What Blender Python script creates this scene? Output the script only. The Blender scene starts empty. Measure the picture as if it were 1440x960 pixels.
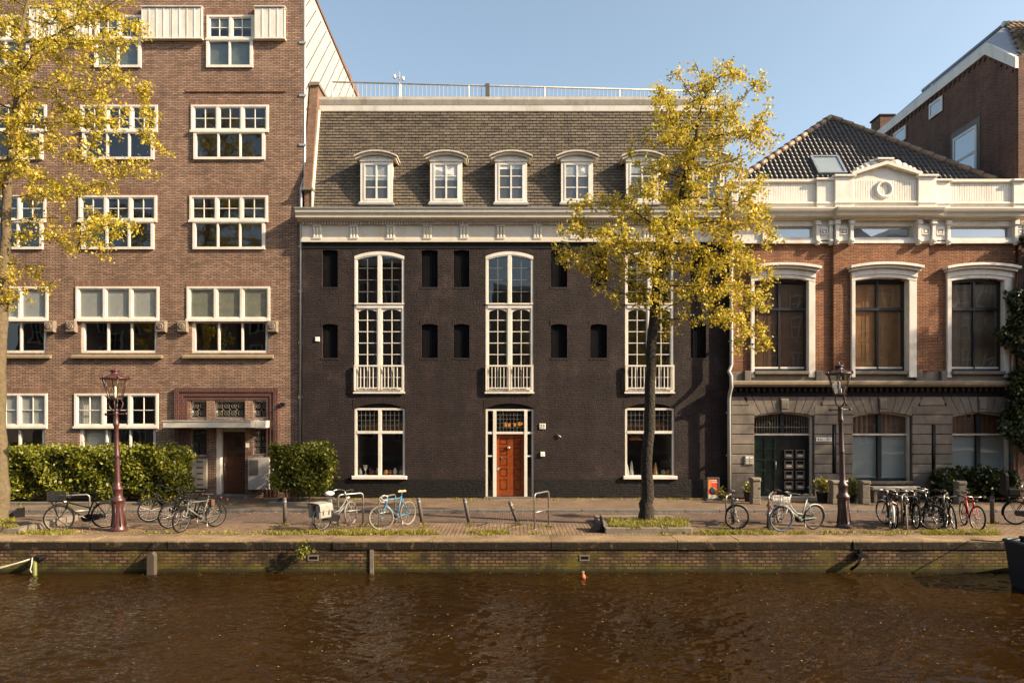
import bpy, math, random
import numpy as np
from mathutils import Vector, Matrix, Quaternion
R = random.Random(7)
NR = np.random.default_rng(11)
C = bpy.context.scene.collection
CAMD, CAMH, F, HY = 24.7, 2.91, 950.0, 588.0
WATER = -0.86
ROADZ = -0.08

# ------------------------------------------------------------------ helpers
def PX(px, d): return (px - 720.0) * d / F
def PZ(py, d): return CAMH + (HY - py) * d / F
def plane(Y):
    d = CAMD + Y
    return (lambda px: PX(px, d)), (lambda py: PZ(py, d))
def gp(px, py, z=ROADZ):
    d = (CAMH - z) * F / (py - HY)
    return Vector((PX(px, d), d - CAMD, z))

class MB:
    def __init__(s): s.v = []; s.f = []; s.sm = []
    def add(s, vs, fs, smooth=False):
        b = len(s.v); s.v += [tuple(v) for v in vs]
        s.f += [tuple(i + b for i in f) for f in fs]; s.sm += [smooth] * len(fs)
    def box(s, x0, x1, y0, y1, z0, z1):
        if x1 < x0: x0, x1 = x1, x0
        if y1 < y0: y0, y1 = y1, y0
        if z1 < z0: z0, z1 = z1, z0
        s.add([(x0,y0,z0),(x1,y0,z0),(x1,y1,z0),(x0,y1,z0),(x0,y0,z1),(x1,y0,z1),(x1,y1,z1),(x0,y1,z1)],
              [(0,3,2,1),(4,5,6,7),(0,1,5,4),(1,2,6,5),(2,3,7,6),(3,0,4,7)])
    def bbox(s, x0, x1, y0, y1, z0, z1, b=0.01):          # box whose front (-y) and top edges are chamfered
        if x1 < x0: x0, x1 = x1, x0
        if z1 < z0: z0, z1 = z1, z0
        b = min(b, (x1-x0)/3, (z1-z0)/3, abs(y1-y0)/2)
        a = [(x0,y1,z0),(x1,y1,z0),(x1,y1,z1),(x0,y1,z1),
             (x0,y0+b,z0),(x1,y0+b,z0),(x1,y0+b,z1),(x0,y0+b,z1),
             (x0+b,y0,z0+b),(x1-b,y0,z0+b),(x1-b,y0,z1-b),(x0+b,y0,z1-b)]
        s.add(a, [(3,2,1,0),(0,1,5,4),(1,2,6,5),(2,3,7,6),(3,0,4,7),(4,5,9,8),(5,6,10,9),(6,7,11,10),(7,4,8,11),(8,9,10,11)])
    def quad(s, a, b, c, d): s.add([a,b,c,d], [(0,1,2,3)])
    def prism(s, pts, y0, y1):                              # polygon in XZ pushed along Y
        n = len(pts)
        s.add([(x,y0,z) for x,z in pts] + [(x,y1,z) for x,z in pts],
              [tuple(range(n)), tuple(range(2*n-1, n-1, -1))] + [(i,i+n,(i+1)%n+n,(i+1)%n) for i in range(n)])
    def prismx(s, pts, x0, x1):                             # polygon in YZ pushed along X
        n = len(pts)
        s.add([(x0,y,z) for y,z in pts] + [(x1,y,z) for y,z in pts],
              [tuple(range(n)), tuple(range(2*n-1, n-1, -1))] + [(i,i+n,(i+1)%n+n,(i+1)%n) for i in range(n)])
    def tube(s, pts, r, n=6, cap=True, smooth=True):
        pts = [Vector(p) for p in pts]
        rs = r if isinstance(r, (list, tuple)) else [r] * len(pts)
        b = len(s.v); prev = None
        for i, p in enumerate(pts):
            t = (pts[min(i+1, len(pts)-1)] - pts[max(i-1, 0)])
            if t.length < 1e-9: t = Vector((0,0,1))
            t.normalize()
            if prev is None:
                u = t.orthogonal().normalized()
            else:
                u = prev - t * prev.dot(t)
                u = u.normalized() if u.length > 1e-6 else t.orthogonal().normalized()
            prev = u; w = t.cross(u)
            for k in range(n):
                a = 2*math.pi*k/n
                s.v.append(tuple(p + (u*math.cos(a) + w*math.sin(a)) * rs[i]))
        for i in range(len(pts)-1):
            for k in range(n):
                s.f.append((b+i*n+k, b+i*n+(k+1)%n, b+(i+1)*n+(k+1)%n, b+(i+1)*n+k)); s.sm.append(smooth)
        if cap:
            s.f.append(tuple(b+k for k in range(n-1,-1,-1))); s.sm.append(False)
            e = b+(len(pts)-1)*n
            s.f.append(tuple(e+k for k in range(n))); s.sm.append(False)
    def lathe(s, prof, c=(0,0,0), n=16, smooth=True):        # prof: (r, z)
        b = len(s.v)
        for r, z in prof:
            for k in range(n):
                a = 2*math.pi*k/n
                s.v.append((c[0]+r*math.cos(a), c[1]+r*math.sin(a), c[2]+z))
        for i in range(len(prof)-1):
            for k in range(n):
                s.f.append((b+i*n+k, b+i*n+(k+1)%n, b+(i+1)*n+(k+1)%n, b+(i+1)*n+k)); s.sm.append(smooth)
        s.f.append(tuple(b+k for k in range(n-1,-1,-1))); s.sm.append(False)
        e = b+(len(prof)-1)*n
        s.f.append(tuple(e+k for k in range(n))); s.sm.append(False)
    def torus(s, c, R0, r, axis='y', n=32, m=7):
        b = len(s.v)
        for i in range(n):
            a = 2*math.pi*i/n
            for k in range(m):
                q = 2*math.pi*k/m; rr = R0 + r*math.cos(q); o = r*math.sin(q)
                p = (rr*math.cos(a), o, rr*math.sin(a))
                s.v.append((c[0]+p[0], c[1]+p[1], c[2]+p[2]))
        for i in range(n):
            for k in range(m):
                s.f.append((b+i*m+k, b+((i+1)%n)*m+k, b+((i+1)%n)*m+(k+1)%m, b+i*m+(k+1)%m)); s.sm.append(True)
    def arcfill(s, x0, x1, zs, rise, ztop, y0, y1, n=10):     # solid between an arc (below) and a flat top
        for i in range(n):
            a, b = x0+(x1-x0)*i/n, x0+(x1-x0)*(i+1)/n
            za, zb = arcz(a,x0,x1,zs,rise), arcz(b,x0,x1,zs,rise)
            if ztop-za < 1e-4 and ztop-zb < 1e-4: continue
            s.prism([(a,za),(b,zb),(b,ztop),(a,ztop)], y0, y1)
    def arcband(s, x0, x1, zs, rise, th, y0, y1, n=12):
        lo = [(x0+(x1-x0)*i/n, arcz(x0+(x1-x0)*i/n,x0,x1,zs,rise)) for i in range(n+1)]
        m = len(lo)
        vs = []
        for y in (y0, y1):
            vs += [(x,y,z) for x,z in lo] + [(x,y,z+th) for x,z in lo]
        fs = []
        for i in range(n):
            fs += [(i,i+1,m+i+1,m+i), (2*m+i+1,2*m+i,3*m+i,3*m+i+1), (i+1,i,2*m+i,2*m+i+1), (m+i,m+i+1,3*m+i+1,3*m+i)]
        fs += [(0,m,3*m,2*m), (n,2*m+n,3*m+n,m+n)]
        s.add(vs, fs)
    def xf(s, fn, start=0):
        s.v[start:] = [tuple(fn(Vector(p))) for p in s.v[start:]]
    def build(s, name, mat, parent=None, local=False):
        off = Vector((0,0,0))
        if parent is not None and not local:
            q = parent
            while q is not None: off += q.location; q = q.parent
        me = bpy.data.meshes.new(name)
        me.from_pydata([(x-off.x, y-off.y, z-off.z) for x,y,z in s.v], [], s.f)
        me.polygons.foreach_set('use_smooth', s.sm)
        me.materials.append(mat); me.update()
        o = bpy.data.objects.new(name, me); C.objects.link(o)
        if parent is not None: o.parent = parent
        return o

def arcz(x, x0, x1, zs, rise):
    t = (x-(x0+x1)/2) / ((x1-x0)/2)
    if rise <= 1e-6: return zs
    h = (x1-x0)/2; rad = (h*h+rise*rise)/(2*rise)
    return zs + math.sqrt(max(rad*rad-(t*h)**2, 0)) - (rad-rise)

def tag(o, label=None, cat=None, group=None, kind=None):
    if label: o['label'] = label
    if cat: o['category'] = cat
    if group: o['group'] = group
    if kind: o['kind'] = kind
    return o
def thing(name, label, cat, loc=(0,0,0), group=None, rot=(0,0,0)):
    o = bpy.data.objects.new(name, None); C.objects.link(o)
    o.empty_display_size = .2
    o.location = loc; o.rotation_euler = rot
    return tag(o, label, cat, group)
def struct(name, mb, mat): return tag(mb.build(name, mat), kind='structure')

# ------------------------------------------------------------------ materials
def newmat(name):
    m = bpy.data.materials.new(name); m.use_nodes = True
    nt = m.node_tree; nt.nodes.clear()
    return m, nt, nt.nodes, nt.links
def principled(nd, lk):
    o = nd.new('ShaderNodeOutputMaterial'); p = nd.new('ShaderNodeBsdfPrincipled')
    lk.new(p.outputs[0], o.inputs[0]); return p
def rgba(c): return (c[0], c[1], c[2], 1)
def noise(nd, lk, vec, scale, detail=4, rough=.6):
    n = nd.new('ShaderNodeTexNoise'); n.inputs['Scale'].default_value = scale
    n.inputs['Detail'].default_value = detail; n.inputs['Roughness'].default_value = rough
    lk.new(vec, n.inputs['Vector']); return n.outputs['Fac']
def ramp(nd, lk, fac, stops):
    r = nd.new('ShaderNodeValToRGB'); e = r.color_ramp.elements
    while len(e) < len(stops): e.new(.5)
    for i, (p, c) in enumerate(stops): e[i].position = p; e[i].color = rgba(c) if len(c) == 3 else c
    lk.new(fac, r.inputs[0]); return r.outputs[0]
def mixc(nd, lk, fac, a, b, mode='MIX'):
    m = nd.new('ShaderNodeMix'); m.data_type = 'RGBA'; m.blend_type = mode
    for sock, v in ((m.inputs[0], fac), (m.inputs[6], a), (m.inputs[7], b)):
        if isinstance(v, (int, float)): sock.default_value = v
        elif isinstance(v, tuple): sock.default_value = rgba(v)
        else: lk.new(v, sock)
    return m.outputs[2]
def bump(nd, lk, h, strength, dist, prev=None):
    b = nd.new('ShaderNodeBump'); b.inputs['Strength'].default_value = strength; b.inputs['Distance'].default_value = dist
    lk.new(h, b.inputs['Height'])
    if prev is not None: lk.new(prev, b.inputs['Normal'])
    return b.outputs[0]
def mat(name, col, rough=.6, metal=0, var=.2, scale=5, bmp=0, bscale=40, bdist=.01, dirt=None, dscale=1.2, spec=None, island=0):
    m, nt, nd, lk = newmat(name); p = principled(nd, lk)
    tc = nd.new('ShaderNodeTexCoord').outputs['Object']
    n1 = noise(nd, lk, tc, scale, 6)
    lo = tuple(max(c*(1-var), 0) for c in col); hi = tuple(min(c*(1+var), 1) for c in col)
    c = ramp(nd, lk, n1, [(.3, lo), (.7, hi)])
    if island:
        g = nd.new('ShaderNodeNewGeometry')
        v = nd.new('ShaderNodeMapRange'); v.inputs[3].default_value = 1-island; v.inputs[4].default_value = 1+island
        lk.new(g.outputs['Random Per Island'], v.inputs[0])
        c = mixc(nd, lk, 1.0, c, v.outputs[0], 'MULTIPLY')
    if dirt:
        mp = nd.new('ShaderNodeMapping'); mp.inputs['Scale'].default_value = (1.6,1.6,.55); lk.new(tc, mp.inputs[0])
        n2 = noise(nd, lk, mp.outputs[0], dscale, 9, .75)
        f = ramp(nd, lk, n2, [(.48, (0,0,0)), (.72, (1,1,1))])
        c = mixc(nd, lk, f, c, dirt)
    lk.new(c, p.inputs['Base Color'])
    p.inputs['Roughness'].default_value = rough; p.inputs['Metallic'].default_value = metal
    if spec is not None: p.inputs['Specular IOR Level'].default_value = spec
    if bmp: lk.new(bump(nd, lk, noise(nd, lk, tc, bscale, 5), bmp, bdist), p.inputs['Normal'])
    return m
def brick(name, c1, c2, mort, bw=.22, bh=.062, ms=.009, bmp=.5, bdist=.01, stain=None, stv=.25, rough=.85, plan='wall', rough_n=0, extra=None, offs=.5):
    m, nt, nd, lk = newmat(name); p = principled(nd, lk)
    tc = nd.new('ShaderNodeTexCoord').outputs['Object']
    sp = nd.new('ShaderNodeSeparateXYZ'); lk.new(tc, sp.inputs[0])
    cb = nd.new('ShaderNodeCombineXYZ')
    if plan == 'wall':
        a = nd.new('ShaderNodeMath'); lk.new(sp.outputs[0], a.inputs[0]); lk.new(sp.outputs[1], a.inputs[1])
        lk.new(a.outputs[0], cb.inputs[0]); lk.new(sp.outputs[2], cb.inputs[1])
    elif plan == 'soldier':
        lk.new(sp.outputs[0], cb.inputs[1]); lk.new(sp.outputs[2], cb.inputs[0])
    elif plan == 'floor':
        lk.new(sp.outputs[0], cb.inputs[0]); lk.new(sp.outputs[1], cb.inputs[1])
    elif plan == 'floory':
        lk.new(sp.outputs[0], cb.inputs[1]); lk.new(sp.outputs[1], cb.inputs[0])
    wob = nd.new('ShaderNodeTexNoise'); wob.inputs['Scale'].default_value = 9; lk.new(tc, wob.inputs['Vector'])
    av = nd.new('ShaderNodeVectorMath'); av.operation = 'MULTIPLY_ADD'
    lk.new(wob.outputs['Color'], av.inputs[0]); av.inputs[1].default_value = (.012,.008,0); lk.new(cb.outputs[0], av.inputs[2])
    b = nd.new('ShaderNodeTexBrick'); lk.new(av.outputs[0], b.inputs['Vector'])
    b.offset = offs
    for k, v in (('Scale',1),('Mortar Size',ms),('Mortar Smooth',.15),('Bias',0),('Brick Width',bw),('Row Height',bh)): b.inputs[k].default_value = v
    b.inputs['Color1'].default_value = rgba(c1); b.inputs['Color2'].default_value = rgba(c2); b.inputs['Mortar'].default_value = rgba(mort)
    n1 = noise(nd, lk, tc, 1.1, 8, .65)
    f1 = ramp(nd, lk, n1, [(.3, (1-stv,)*3), (.7, (1+stv*.7,)*3)])
    c = mixc(nd, lk, 1.0, b.outputs['Color'], f1, 'MULTIPLY')
    n3 = noise(nd, lk, tc, 28, 3, .6)
    c = mixc(nd, lk, 1.0, c, ramp(nd, lk, n3, [(.3, (.6,)*3), (.7, (1.38,)*3)]), 'MULTIPLY')
    if stain:
        n2 = noise(nd, lk, tc, .55, 9, .7)
        c = mixc(nd, lk, ramp(nd, lk, n2, [(.55, (0,0,0)), (.8, (.7,.7,.7))]), c, stain)
    if plan == 'wall':
        mp = nd.new('ShaderNodeMapping'); mp.inputs['Scale'].default_value = (2.6,2.6,.22); lk.new(tc, mp.inputs[0])
        c = mixc(nd, lk, 1.0, c, ramp(nd, lk, noise(nd, lk, mp.outputs[0], 1.0, 7, .7), [(.3,(.72,.72,.72)),(.5,(1,1,1)),(.72,(1.22,1.2,1.16))]), 'MULTIPLY')
    if extra: c = extra(nd, lk, tc, sp, c)
    lk.new(c, p.inputs['Base Color']); p.inputs['Roughness'].default_value = rough; p.inputs['Specular IOR Level'].default_value = .25
    inv = nd.new('ShaderNodeMath'); inv.operation = 'SUBTRACT'; inv.inputs[0].default_value = 1; lk.new(b.outputs['Fac'], inv.inputs[1])
    nn = bump(nd, lk, inv.outputs[0], bmp, bdist)
    nn = bump(nd, lk, noise(nd, lk, tc, 22, 4), min(.5+rough_n,1), .006+.012*rough_n, nn)
    if rough_n > 1: nn = bump(nd, lk, noise(nd, lk, tc, 8.5, 5, .65), 1, .017, nn)
    lk.new(nn, p.inputs['Normal'])
    return m
def glassmat(name, tint=(.8,.82,.8), extra=.008, wav=.15, mul=1.9):
    m, nt, nd, lk = newmat(name)
    o = nd.new('ShaderNodeOutputMaterial'); mx = nd.new('ShaderNodeMixShader')
    t = nd.new('ShaderNodeBsdfTransparent'); t.inputs[0].default_value = rgba(tint)
    g = nd.new('ShaderNodeBsdfGlossy'); g.inputs['Roughness'].default_value = .012; g.inputs[0].default_value = (.95,.97,1,1)
    fr = nd.new('ShaderNodeFresnel'); ge = nd.new('ShaderNodeNewGeometry'); ir = nd.new('ShaderNodeMapRange')
    ir.inputs[3].default_value = 1.5; ir.inputs[4].default_value = 1/1.5                # same reflectance from both sides of the thin pane
    lk.new(ge.outputs['Backfacing'], ir.inputs[0]); lk.new(ir.outputs[0], fr.inputs[0])
    ma = nd.new('ShaderNodeMath'); ma.operation = 'MULTIPLY_ADD'; ma.inputs[1].default_value = mul; ma.inputs[2].default_value = extra; ma.use_clamp = True
    lk.new(fr.outputs[0], ma.inputs[0]); lk.new(ma.outputs[0], mx.inputs[0])
    tc = nd.new('ShaderNodeTexCoord').outputs['Object']
    lk.new(bump(nd, lk, noise(nd, lk, tc, .9, 1), wav, .03), g.inputs['Normal'])
    lk.new(t.outputs[0], mx.inputs[1]); lk.new(g.outputs[0], mx.inputs[2]); lk.new(mx.outputs[0], o.inputs[0])
    return m
def leafmat(name, stops, transl=.45, rough=.5):
    m, nt, nd, lk = newmat(name)
    o = nd.new('ShaderNodeOutputMaterial'); mx = nd.new('ShaderNodeMixShader')
    g = nd.new('ShaderNodeNewGeometry')
    tc = nd.new('ShaderNodeTexCoord').outputs['Object']
    ad = nd.new('ShaderNodeMath'); ad.operation = 'MULTIPLY_ADD'; ad.inputs[1].default_value = .55
    n = nd.new('ShaderNodeMath'); n.operation = 'MULTIPLY'; n.inputs[1].default_value = .5
    lk.new(noise(nd, lk, tc, 1.3, 3), n.inputs[0])
    lk.new(g.outputs['Random Per Island'], ad.inputs[0]); lk.new(n.outputs[0], ad.inputs[2])
    c = ramp(nd, lk, ad.outputs[0], stops)
    p = nd.new('ShaderNodeBsdfPrincipled'); p.inputs['Roughness'].default_value = rough; lk.new(c, p.inputs['Base Color'])
    t = nd.new('ShaderNodeBsdfTranslucent'); lk.new(c, t.inputs[0])
    mx.inputs[0].default_value = transl
    lk.new(p.outputs[0], mx.inputs[1]); lk.new(t.outputs[0], mx.inputs[2]); lk.new(mx.outputs[0], o.inputs[0])
    return m

def moss(nd, lk, tc, sp, c):                                   # green growth near the water line, black crust under the coping
    mr = nd.new('ShaderNodeMapRange'); lk.new(sp.outputs[2], mr.inputs[0])
    mr.inputs[1].default_value = .06; mr.inputs[2].default_value = .30; mr.inputs[3].default_value = 1; mr.inputs[4].default_value = 0
    n = noise(nd, lk, tc, 2.3, 8, .7)
    m = nd.new('ShaderNodeMath'); m.operation = 'MULTIPLY'; lk.new(mr.outputs[0], m.inputs[0]); lk.new(ramp(nd, lk, n, [(.35,(.25,)*3),(.6,(1,1,1))]), m.inputs[1])
    c = mixc(nd, lk, m.outputs[0], c, (.085,.09,.01))
    n2 = noise(nd, lk, tc, 1.7, 8, .75)
    c = mixc(nd, lk, ramp(nd, lk, n2, [(.44,(0,0,0)),(.58,(.85,.85,.85))]), c, (.026,.019,.010))
    n4 = noise(nd, lk, tc, 1.1, 6, .7)
    c = mixc(nd, lk, ramp(nd, lk, n4, [(.5,(0,0,0)),(.68,(.75,.75,.75))]), c, (.12,.095,.015))
    mr2 = nd.new('ShaderNodeMapRange'); lk.new(sp.outputs[2], mr2.inputs[0])
    mr2.inputs[1].default_value = .03; mr2.inputs[2].default_value = .12; mr2.inputs[3].default_value = .9; mr2.inputs[4].default_value = 0
    return mixc(nd, lk, mr2.outputs[0], c, (.018,.015,.006))

M = {}
M['brick_office'] = brick('brick_office', (.375,.235,.165), (.20,.126,.09), (.085,.062,.047), ms=.013, stain=(.25,.165,.115), stv=.22, bmp=.9, bdist=.012)
M['soldier_office'] = brick('soldier_office', (.25,.13,.085), (.15,.08,.056), (.14,.10,.075), plan='soldier', bmp=.5)
M['brick_dark'] = brick('brick_dark', (.039,.0262,.0248), (.027,.0182,.0174), (.0155,.0106,.0100), bh=.065, ms=.013, bmp=1, bdist=.02, stv=.42, rough=.75, rough_n=1.8, stain=(.085,.06,.052))
M['soldier_dark'] = brick('soldier_dark', (.038,.025,.022), (.028,.018,.016), (.014,.01,.008), bh=.07, ms=.014, bmp=1, bdist=.015, plan='soldier', rough=.6, rough_n=.5)
M['plinth_dark'] = brick('plinth_dark', (.0095,.0085,.0085), (.0065,.006,.006), (.0045,.0042,.0042), bmp=1, bdist=.025, rough=.5, rough_n=1.4)
M['brick_red'] = brick('brick_red', (.36,.16,.08), (.21,.09,.047), (.10,.058,.036), ms=.013, bw=.2, bh=.055, bmp=.7, stv=.15)
M['brick_brown'] = brick('brick_brown', (.14,.064,.042), (.08,.039,.028), (.17,.115,.085), bmp=.4, ms=.008)
M['brick_glazed'] = brick('brick_glazed', (.1,.042,.036), (.075,.034,.03), (.16,.11,.09), bh=.066, ms=.008, plan='soldier', rough=.3)
M['brick_party'] = brick('brick_party', (.2,.11,.075), (.13,.075,.05), (.15,.11,.08), bmp=.7, stain=(.12,.09,.05))
M['brick_quay'] = brick('brick_quay', (.23,.135,.08), (.085,.05,.031), (.022,.015,.009), bw=.2, bh=.08, ms=.014, bmp=1, bdist=.03, extra=moss, stv=.4, rough=.9, rough_n=.4)
M['white'] = mat('white_paint', (.66,.62,.55), .45, var=.04, bmp=.15, bscale=15, dirt=(.47,.42,.34), dscale=.9)
M['cream'] = mat('cream_paint', (.58,.535,.445), .5, var=.05, bmp=.2, bscale=12, dirt=(.52,.45,.33), dscale=1.4)
M['weathered'] = mat('weathered_trim', (.52,.48,.40), .6, var=.12, bmp=.2, bscale=20, dirt=(.33,.27,.19), dscale=2)
M['zinc'] = mat('zinc', (.42,.41,.39), .45, .5, var=.12, bmp=.1)
M['panel_white'] = mat('pale_cladding', (.31,.30,.285), .5, var=.05, dirt=(.27,.255,.235), dscale=.5)
M['sandstone'] = mat('sandstone', (.158,.132,.106), .85, var=.16, scale=3, bmp=.4, bscale=60, dirt=(.07,.058,.047), dscale=1.1, island=.16)
M['stone_sill'] = mat('stone_sill', (.19,.145,.09), .8, var=.2, bmp=.3, dirt=(.16,.13,.07), dscale=3)
M['stone_grey'] = mat('grey_stone', (.16,.132,.1), .85, var=.25, scale=8, bmp=.5, bscale=50, dirt=(.13,.11,.08), dscale=4)
M['carved'] = mat('carved_stone', (.2,.155,.115), .9, var=.3, scale=16, bmp=1, bscale=26, bdist=.03)
M['mortar'] = mat('dark_joint', (.07,.05,.035), .9, var=.2)
M['blackwood'] = mat('black_wood', (.011,.010,.0095), .8, var=.3, bmp=.2, bscale=20, spec=.2)
M['blackboard'] = mat('black_shutter', (.006,.006,.007), .95, var=.4, scale=2, spec=.1)
M['darkgreen'] = mat('green_paint', (.012,.022,.016), .3, var=.2)
M['darkframe'] = mat('dark_frame_paint', (.018,.022,.026), .3, var=.2)
M['door_brown'] = mat('brown_door', (.085,.03,.016), .35, var=.3, scale=9)
M['door_red'] = mat('varnished_door', (.20,.045,.011), .28, var=.25, scale=7)
M['room'] = mat('room_plaster', (.11,.095,.08), .9, var=.2)
M['room_pale'] = mat('room_pale', (.2,.18,.155), .9, var=.15)
M['blind'] = mat('blind_fabric', (.6,.6,.58), .8, var=.06)
M['curtain'] = mat('curtain_white', (.72,.7,.64), .85, var=.08)
M['shutter_wood'] = mat('inner_shutter', (.34,.155,.05), .5, var=.2, scale=3)
M['shutter_brown'] = mat('brown_shutter', (.15,.07,.034), .5, var=.25, scale=3)
M['shutter_reflect'] = mat('reflection_toned_shutter', (.17,.115,.078), .5, var=.25, scale=3)  # the pane's stronger reflection is put into this duller shutter colour
M['frosted'] = mat('frosted_film', (.34,.38,.39), .6, var=.1, scale=1)
M['sky_reflection_blue'] = mat('sky_reflection_blue', (.36,.45,.54), .6, var=.08)  # bright sky reflection of the attic panes put into a sheet colour
M['zinc_dark'] = mat('joint_shadow_gap', (.05,.047,.043), .9)
M['blind_grey'] = mat('grey_green_blind', (.16,.19,.18), .8)
M['blind_olive'] = mat('olive_blind', (.36,.355,.29), .8, var=.15)
M['lead'] = mat('lead_came', (.16,.16,.15), .5, .3)
M['grille'] = mat('iron_grille', (.12,.1,.08), .6, .2)
M['tile_roof'] = mat('clay_tile', (.088,.069,.05), .75, var=.22, scale=2, bmp=.3, bscale=30, island=.32, dirt=(.12,.10,.06), dscale=.8)
M['pantile'] = mat('black_pantile', (.026,.019,.015), .42, var=.3, island=.3, spec=.5)
M['pantile_tan'] = mat('old_pantile', (.3,.2,.11), .7, var=.3, island=.4)
M['ridge'] = mat('ridge_tile', (.17,.115,.075), .55, var=.25, island=.15)
M['leadsheet'] = mat('lead_sheet', (.2,.22,.25), .45, .4, var=.15)
M['iron_black'] = mat('black_iron', (.009,.009,.0095), .5, .0, var=.3, spec=.2)
M['steel'] = mat('galvanised_steel', (.27,.255,.23), .42, .75, var=.2, scale=12)
M['bollard'] = mat('bollard_steel', (.085,.074,.062), .55, 0, var=.25, scale=10)
M['maroon'] = mat('maroon_paint', (.056,.019,.018), .38, var=.3, scale=14, bmp=.2)
M['maroon_shaded'] = mat('shaded_maroon_paint', (.036,.016,.015), .42, var=.4, scale=10, bmp=.3)  # shade on the right lamp put into a darker copy of the maroon
M['bark'] = mat('bark', (.02,.0138,.009), .95, var=.6, scale=7, bmp=1, bscale=14, bdist=.09, dirt=(.036,.03,.011), dscale=1.3)
M['bark_pale'] = mat('pale_bark', (.115,.085,.048), .95, var=.3, scale=9, bmp=1, bscale=26, bdist=.035, dirt=(.12,.1,.04), dscale=1.5)
M['twig'] = mat('stems', (.16,.1,.055), .9, var=.3)
M['paving'] = brick('clinker_paving', (.20,.138,.09), (.145,.10,.066), (.07,.05,.034), bw=.21, bh=.072, ms=.008, bmp=.6, plan='floor', stain=(.26,.175,.105), stv=.3)
M['paving_quay'] = brick('quay_paving', (.235,.155,.095), (.165,.108,.068), (.07,.05,.03), bw=.21, bh=.105, ms=.012, bmp=.9, bdist=.02, plan='floory', stain=(.2,.15,.06), stv=.35)
M['road'] = brick('road_bricks', (.145,.098,.075), (.10,.068,.052), (.055,.038,.028), bw=.21, bh=.072, ms=.008, bmp=.6, plan='floory', stain=(.12,.082,.06), stv=.35)
M['kerb'] = mat('kerb_stone', (.11,.10,.09), .8, var=.25, scale=6, bmp=.3)
def crust(nd, lk, tc, sp, c):
    mr = nd.new('ShaderNodeMapRange'); lk.new(sp.outputs[2], mr.inputs[0])
    mr.inputs[1].default_value = .74; mr.inputs[2].default_value = .786; mr.inputs[3].default_value = 1; mr.inputs[4].default_value = 0
    n = noise(nd, lk, tc, 3.2, 8, .75)
    m = nd.new('ShaderNodeMath'); m.operation = 'MULTIPLY'; lk.new(mr.outputs[0], m.inputs[0]); lk.new(ramp(nd, lk, n, [(.30,(.25,)*3),(.45,(1,1,1))]), m.inputs[1])
    return mixc(nd, lk, m.outputs[0], c, (.017,.0125,.007))
M['coping'] = brick('coping_stone', (.235,.165,.095), (.195,.138,.08), (.17,.12,.07), bw=7, bh=7, ms=.002, bmp=.2, stain=(.11,.09,.035), stv=.45, rough=.9, rough_n=1.2, extra=crust)
M['soil'] = mat('soil', (.1,.07,.04), 1, var=.4, scale=12, bmp=.6)
M['glass'] = glassmat('window_glass')
M['glass_mirror'] = glassmat('coated_glass', extra=.2, wav=.1)
M['glass_lamp'] = glassmat('lantern_glass', (.86,.84,.76), .05, .05, 1.2)
M['leaf_yellow'] = leafmat('spring_leaves', [(.1,(.10,.135,.012)),(.28,(.30,.29,.022)),(.5,(.54,.43,.038)),(.78,(.62,.44,.06)),(.95,(.52,.345,.095))], .45)
M['leaf_seed'] = leafmat('distant_leaves', [(.2,(.14,.12,.018)),(.8,(.3,.21,.03))], .4)
M['leaf_hedge'] = leafmat('hedge_leaves', [(.15,(.055,.068,.008)),(.5,(.145,.155,.013)),(.85,(.25,.24,.024))], .3, .4)
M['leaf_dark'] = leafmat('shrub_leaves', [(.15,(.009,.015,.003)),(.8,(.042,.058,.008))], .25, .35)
M['leaf_pot'] = leafmat('pot_leaves', [(.15,(.14,.14,.02)),(.8,(.34,.28,.045))], .35)
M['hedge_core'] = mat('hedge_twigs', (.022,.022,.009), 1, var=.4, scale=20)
M['grass'] = leafmat('grass_blades', [(.15,(.11,.125,.015)),(.55,(.23,.21,.025)),(.85,(.34,.26,.05))], .35)
M['chrome'] = mat('chrome', (.42,.4,.37), .35, .85, var=.1)
M['rim'] = mat('rim_alloy', (.5,.48,.45), .35, .6, var=.12)
M['rim_white'] = mat('pale_rim', (.3,.28,.25), .45, .1, var=.1)
M['tyre'] = mat('tyre_rubber', (.011,.0105,.010), .85, var=.3, spec=.15)
M['tyre_tan'] = mat('tan_tyre', (.15,.125,.095), .75, var=.2)
M['tyre_blue'] = mat('blue_tyre', (.02,.05,.11), .7, var=.2)
M['rubber'] = mat('black_plastic', (.010,.010,.0105), .5, var=.3, spec=.2)
M['brown_leather'] = mat('brown_leather', (.11,.045,.02), .5, var=.25)
M['tan_leather'] = mat('tan_leather', (.48,.33,.18), .5, var=.15)
M['canvas'] = mat('canvas_pannier', (.24,.225,.2), .8, var=.15, scale=8, bmp=.3)
M['white_vinyl'] = mat('white_vinyl', (.55,.53,.5), .5, var=.05)
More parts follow.
